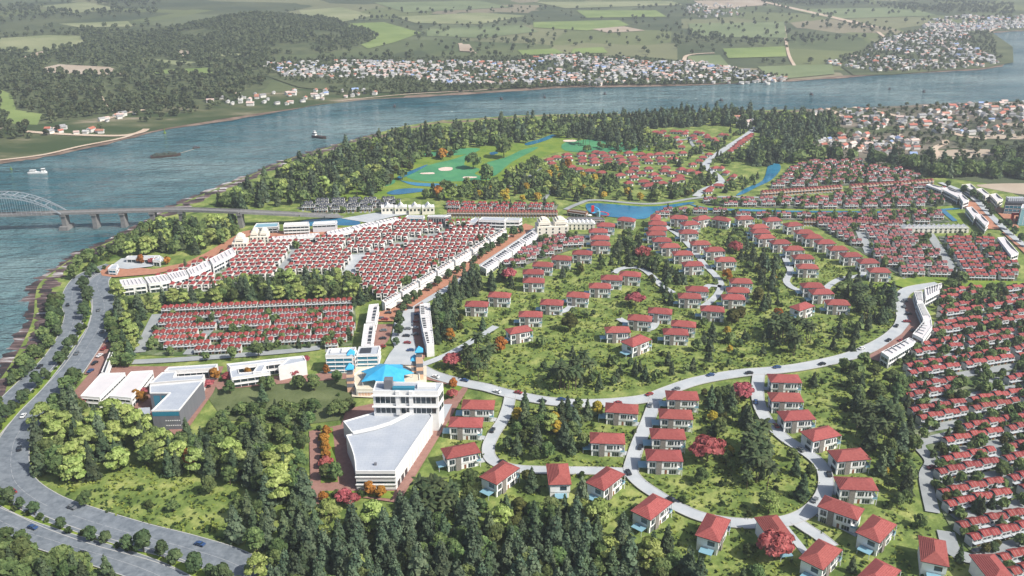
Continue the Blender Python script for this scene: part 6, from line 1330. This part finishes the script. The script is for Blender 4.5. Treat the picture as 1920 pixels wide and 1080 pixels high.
HILL = [(820, 660), (860, 590), (950, 528), (1100, 488), (1130, 470), (1200, 418), (1330, 416), (1460, 416), (1600, 478), (1665, 508), (1680, 548), (1690, 612), (1640, 652), (1500, 688), (1300, 712), (1060, 752), (940, 732), (812, 702)]
zone(HILL, 8.2, {'pine': 3.6, 'broad': 2.4, 'avenue': 1.4, 'olive': .7, 'bluepine': .3, 'yellow': .2}, 'among the villas on the hill', .45, .85, .10, .6, .035)
zone(HILL, 12, {'bush': 1}, 'on the villa hill', .5, 1.0, .2, .33)
zone([(1180, 430), (1225, 470), (1290, 520), (1250, 560), (1180, 480), (1150, 470)], 9, {'pine': 3, 'broad': 1}, 'left of the straight hill lane', .55, .9, .10)
zone([(1390, 440), (1420, 460), (1480, 530), (1430, 590), (1390, 510)], 9.5, {'pine': 4, 'bluepine': 1}, 'between the hill lanes', .55, .95, .10, .8)
zone([(1590, 515), (1680, 525), (1690, 560), (1680, 610), (1630, 650), (1570, 630), (1560, 590)], 8.5, {'pine': 3, 'broad': 2, 'bluepine': 1}, 'in the wood inside the curved road', .6, .95, .12, .75)
LOWER = [(850, 745), (960, 765), (1200, 770), (1420, 722), (1650, 676), (1690, 700), (1660, 745), (1690, 795), (1725, 860), (1715, 950), (1750, 1010), (1930, 1110), (1290, 1110), (1100, 940), (920, 935), (840, 905), (830, 865)]
zone(LOWER, 8.6, {'pine': 3.2, 'broad': 3, 'avenue': 1.2, 'olive': .8, 'bluepine': .6, 'yellow': .3, 'light': .06}, 'among the villas below the hill road', .5, 1.05, .08, .62, .03)
zone(LOWER, 11, {'bush': 1}, 'between the lower villas', .5, 1.05, .2, .33)
zone([(960, 770), (1140, 780), (1110, 870), (1000, 880), (945, 850)], 10, {'pine': 2.5, 'broad': 3, 'yellow': .6, 'bluepine': .6}, 'in the grove beside the short access road', .75, 1.1, .1)
zone([(1300, 760), (1400, 740), (1410, 800), (1340, 840), (1290, 820)], 9, {'olive': 2, 'pine': 2, 'broad': 1.5, 'yellow': .8}, 'between the row of four and the loop', .75, 1.1, .1)
zone([(1600, 700), (1690, 720), (1700, 800), (1720, 900), (1690, 960), (1640, 880), (1600, 800)], 10, {'pine': 3, 'broad': 2}, 'in the wood left of the right estate', .8, 1.2, .1)
zone([(1700, 525), (1905, 538), (1905, 548), (1760, 542)], 9, {'pine': 3, 'broad': 1}, 'on the verge above the right estate', .7, 1.0, .2)
for poly, sp, where, lim in ((R6, 8.2, 'between the terraces of the right estate', .5), (R1, 7.5, 'between the terraces north of the school', .55), (R12, 9, 'behind the outer villa row', .6), (R7, 8.5, 'between the terraces behind the hill lane', .6), (R8, 8.5, 'between the terraces by the parade', .6), (R5, 8, 'between the dull red terraces by the boulevard', .6), (R9, 8.5, 'in the moated block', .7), (R10, 8.5, 'in the block above the canal', .7), (R11, 8, 'in the strip below the canal', .7), (R2, 12, 'in the staggered town-house block', .75), (R4, 14, 'behind the market hall', .4), (R3, 13, 'in the slate-roofed block', .5)):
    zone(poly, sp, {'broad': 3, 'pine': .5, 'avenue': 1.2}, where, .42, .78, lim, .9)
for x, y, ph in ESTATE: tree(random.choice(('broad', 'broad', 'broad', 'avenue', 'pine', 'olive')) , x, y, random.uniform(.45, .78)*(1 if 'right-hand' in ph else .75), 'between the rows, '+ph.split(' in ')[-1])
zone([(400, 740), (430, 722), (640, 712), (660, 740), (640, 780), (560, 795), (420, 790)], 17, {'broad': 2, 'bush': 1.5, 'pine': .6}, 'on the olive lawn', .6, .9, .15)
along([(425, 772), (470, 768), (520, 769), (560, 770)], 4.5, 'bush', .8, 'in the hedge across the lawn')
for px, py in ((432, 735), (495, 728), (508, 728), (563, 726), (590, 729), (632, 715), (590, 770), (636, 770), (655, 768), (645, 775), (625, 778)): x, y = G(px, py+6); tree('broad', x, y, .85, 'on the lawn by the school')
along([(602, 812), (604, 850), (606, 905)], 6, 'bush', .8, 'in the long planting bed')
along([(610, 932), (660, 938), (735, 932)], 6, 'bush', .9, 'in the bottom planting bed')
along([(240, 690), (330, 684), (440, 676), (590, 660)], 14, 'broad', .75, 'along the lane behind the school', chk=True, lim=.3)
along([(205, 598), (212, 625), (222, 660), (210, 695)], 7, 'broad', .9, 'beside the highway brick strip')
# the far shore
zone([(-300, 130), (0, 70), (150, 60), (330, 62), (440, 80), (520, 112), (500, 160), (420, 188), (300, 203), (150, 222), (0, 238), (-300, 255)], 14, {'far': 1}, 'in the woods on the left far shore', .6, 1.3, 9, .62, 0, chk=False)
zone([(-300, 240), (0, 215), (150, 205), (300, 190), (420, 175), (480, 190), (300, 228), (0, 268), (-300, 300)], 14, {'far': 1}, 'on the left far bank', .6, 1.2, 9, .8, .02, chk=False)
zone([(480, 122), (620, 112), (760, 112), (1100, 103), (1230, 112), (1480, 145), (1300, 160), (1060, 163), (800, 168), (640, 160), (540, 155)], 10, {'far': 1}, 'in the long town across the river', .35, .7, 9, .7, chk=False)
zone([(600, 170), (800, 162), (1060, 160), (1300, 156), (1440, 150), (1420, 156), (1060, 166), (800, 175), (650, 182)], 11, {'far': 1}, 'along the far water edge', .5, .9, 9, .75, chk=False)
zone([(1545, 118), (1620, 95), (1650, 70), (1720, 60), (1860, 62), (1880, 118), (1760, 134), (1640, 138)], 13, {'far': 1}, 'in the town at the river bend', .4, .8, 9, .65, chk=False)
for poly in ([(480, 116), (700, 106), (960, 104), (960, 108), (700, 113), (490, 121)], [(1290, 60), (1400, 76), (1480, 80), (1480, 88), (1300, 84)], [(1480, 60), (1600, 45), (1700, 62), (1600, 80), (1480, 86)], [(1480, 92), (1620, 92), (1600, 108), (1480, 108)], [(880, 70), (1000, 76), (1060, 84), (1000, 92), (900, 84)], [(1130, 70), (1190, 68), (1190, 80), (1130, 82)], [(680, 55), (770, 58), (760, 66), (690, 68)], [(1400, 108), (1520, 104), (1560, 118), (1440, 122)], [(640, 0), (1300, 0), (1900, 30), (1900, 8), (1300, -10), (640, -8)], [(640, 25), (760, 30), (750, 40), (640, 36)], [(900, 40), (990, 38), (990, 46), (900, 48)], [(1240, 70), (1300, 76), (1290, 86), (1220, 82)]):
    zone(poly, 21, {'far': 1}, 'in the hedged woods of the far plain', .7, 1.3, 9, .75, .008, chk=False)
zone([(520, 20), (1480, 8), (1480, 110), (900, 100), (600, 108)], 46, {'far': 1}, 'scattered over the far fields', .6, 1.2, 9, .5, chk=False)
zone([(1480, 8), (1900, 8), (1900, 40), (1480, 60)], 40, {'far': 1}, 'scattered over the far fields', .7, 1.4, 9, .6, .008, chk=False)
yy = HY-650
while yy < HY+500:
    xx = HX-560
    while xx < HX+620:
        qx, qy = xx+random.uniform(-5, 5), yy+random.uniform(-5, 5); h = float(hill_z(np.array(qx), np.array(qy)))
        if h > .3 and random.random() < .8 and math.sin(qx*.021+math.sin(qy*.017)*2)*math.cos(qy*.013) > -.62: tree('far', qx, qy, random.uniform(.6, 1.15), 'on the wooded hill', h-.6)
        xx += 11.5
    yy += 13
zone([(-200, -5), (300, -5), (300, 55), (0, 65), (-200, 100)], 33, {'far': 1}, 'in the hazy woods at the far left', .9, 1.6, 9, .9, .006, chk=False)
zone([(1480, 210), (1700, 200), (1920, 195), (2060, 200), (2060, 315), (1750, 300), (1560, 285), (1580, 240)], 13, {'far': 1}, 'in the low village on the near bank', .4, .8, 9, .6, 0, chk=False)
zone([(1856, 290), (1920, 286), (2000, 290), (2000, 318), (1900, 312), (1860, 304)], 12, {'broad': 1, 'far': 1}, 'behind the right tree belt', .9, 1.3, 9, .8, chk=False)
for kd, (nm, ad) in KN.items():
    flush(kd, {'far': 'countryside tree', 'broad': 'broadleaf tree', 'light': 'shade tree', 'olive': 'olive tree', 'orange': 'autumn tree', 'red': 'flowering tree', 'yellow': 'yellow tree', 'avenue': 'avenue tree', 'bush': 'bush', 'palm': 'palm', 'pine': 'pine', 'bluepine': 'fir'}[kd], {'far': 'countryside_woods', 'bush': 'undergrowth', 'palm': 'palm_foliage'}.get(kd, nm.replace('_tree', '')+'_woods'), f'{ad}s too far or too crowded to tell apart', 300)
print('TREES', NT)
# tufts and flowers over the open grass
def tufts(px_polys, n, mt, name, label, smin=.5, smax=1.2):
    C = []
    for pp in px_polys:
        poly = GP(pp); xs = [p[0] for p in poly]; ys = [p[1] for p in poly]; k = int(n*abs(area2(poly))/sum(abs(area2(GP(q))) for q in px_polys))
        x = RNG.uniform(min(xs), max(xs), k*3); y = RNG.uniform(min(ys), max(ys), k*3); m = inside(poly, x, y)
        x, y = x[m][:k], y[m][:k]; keep = []
        for a, b in zip(x, y):
            px, py, _ = P(a, b, 0); ix, iy = int(px/2), int(py/2)
            keep.append(not (0 <= ix < 960 and 0 <= iy < 540 and EXCL[iy, ix]))
        keep = np.array(keep, bool); C.append(np.stack([x[keep], y[keep]], 1))
    C = np.concatenate(C); C = np.repeat(C, 3, 0)+RNG.normal(0, .5, (len(C)*3, 2)); z = .6+RNG.uniform(.1, .9, len(C))
    no = RNG.normal(0, .5, (len(C), 3)); no[:, 2] = .9
    v, f = cards(np.stack([C[:, 0], C[:, 1], z], 1), no, np.full(len(C), .62), RNG, .5)
    o = bpy.data.objects.new(name, leafmesh(name, v, f, [mt])); COL.objects.link(o); tag(o, label, 'grass', kind='stuff')
OPEN = [HILL, LOWER, [(90, 920), (265, 870), (480, 950), (430, 1020), (250, 985)]]
tufts(OPEN, 5500, leafmat('tuft_dark', (.03, .055, .018), (.07, .11, .03), 0), 'grass_tufts', 'dark grass tufts on the villa slopes')
tufts(OPEN, 8000, leafmat('tuft_light', (.17, .23, .04), (.30, .34, .08), 0), 'meadow_grass', 'yellow-green meadow grass on the villa slopes')
# ------------------------------------------------------------------ air
hz = MB(); hz.box(-6500, 6500, -400, 9000, -1.5, 262); ho = hz.build('haze', []); ho['kind'] = 'stuff'; ho['label'] = 'thin pale haze over the far plain'
hm = bpy.data.materials.new('haze_air'); hm.use_nodes = True; hn = hm.node_tree.nodes
for q in list(hn):
    if q.type == 'BSDF_PRINCIPLED': hn.remove(q)
pv = hn.new('ShaderNodeVolumePrincipled'); pv.inputs['Density'].default_value = HAZE; pv.inputs['Color'].default_value = (.80, .86, .92, 1); pv.inputs['Anisotropy'].default_value = .3
hm.node_tree.links.new(pv.outputs[0], hn['Material Output'].inputs['Volume']); ho.data.materials.append(hm)
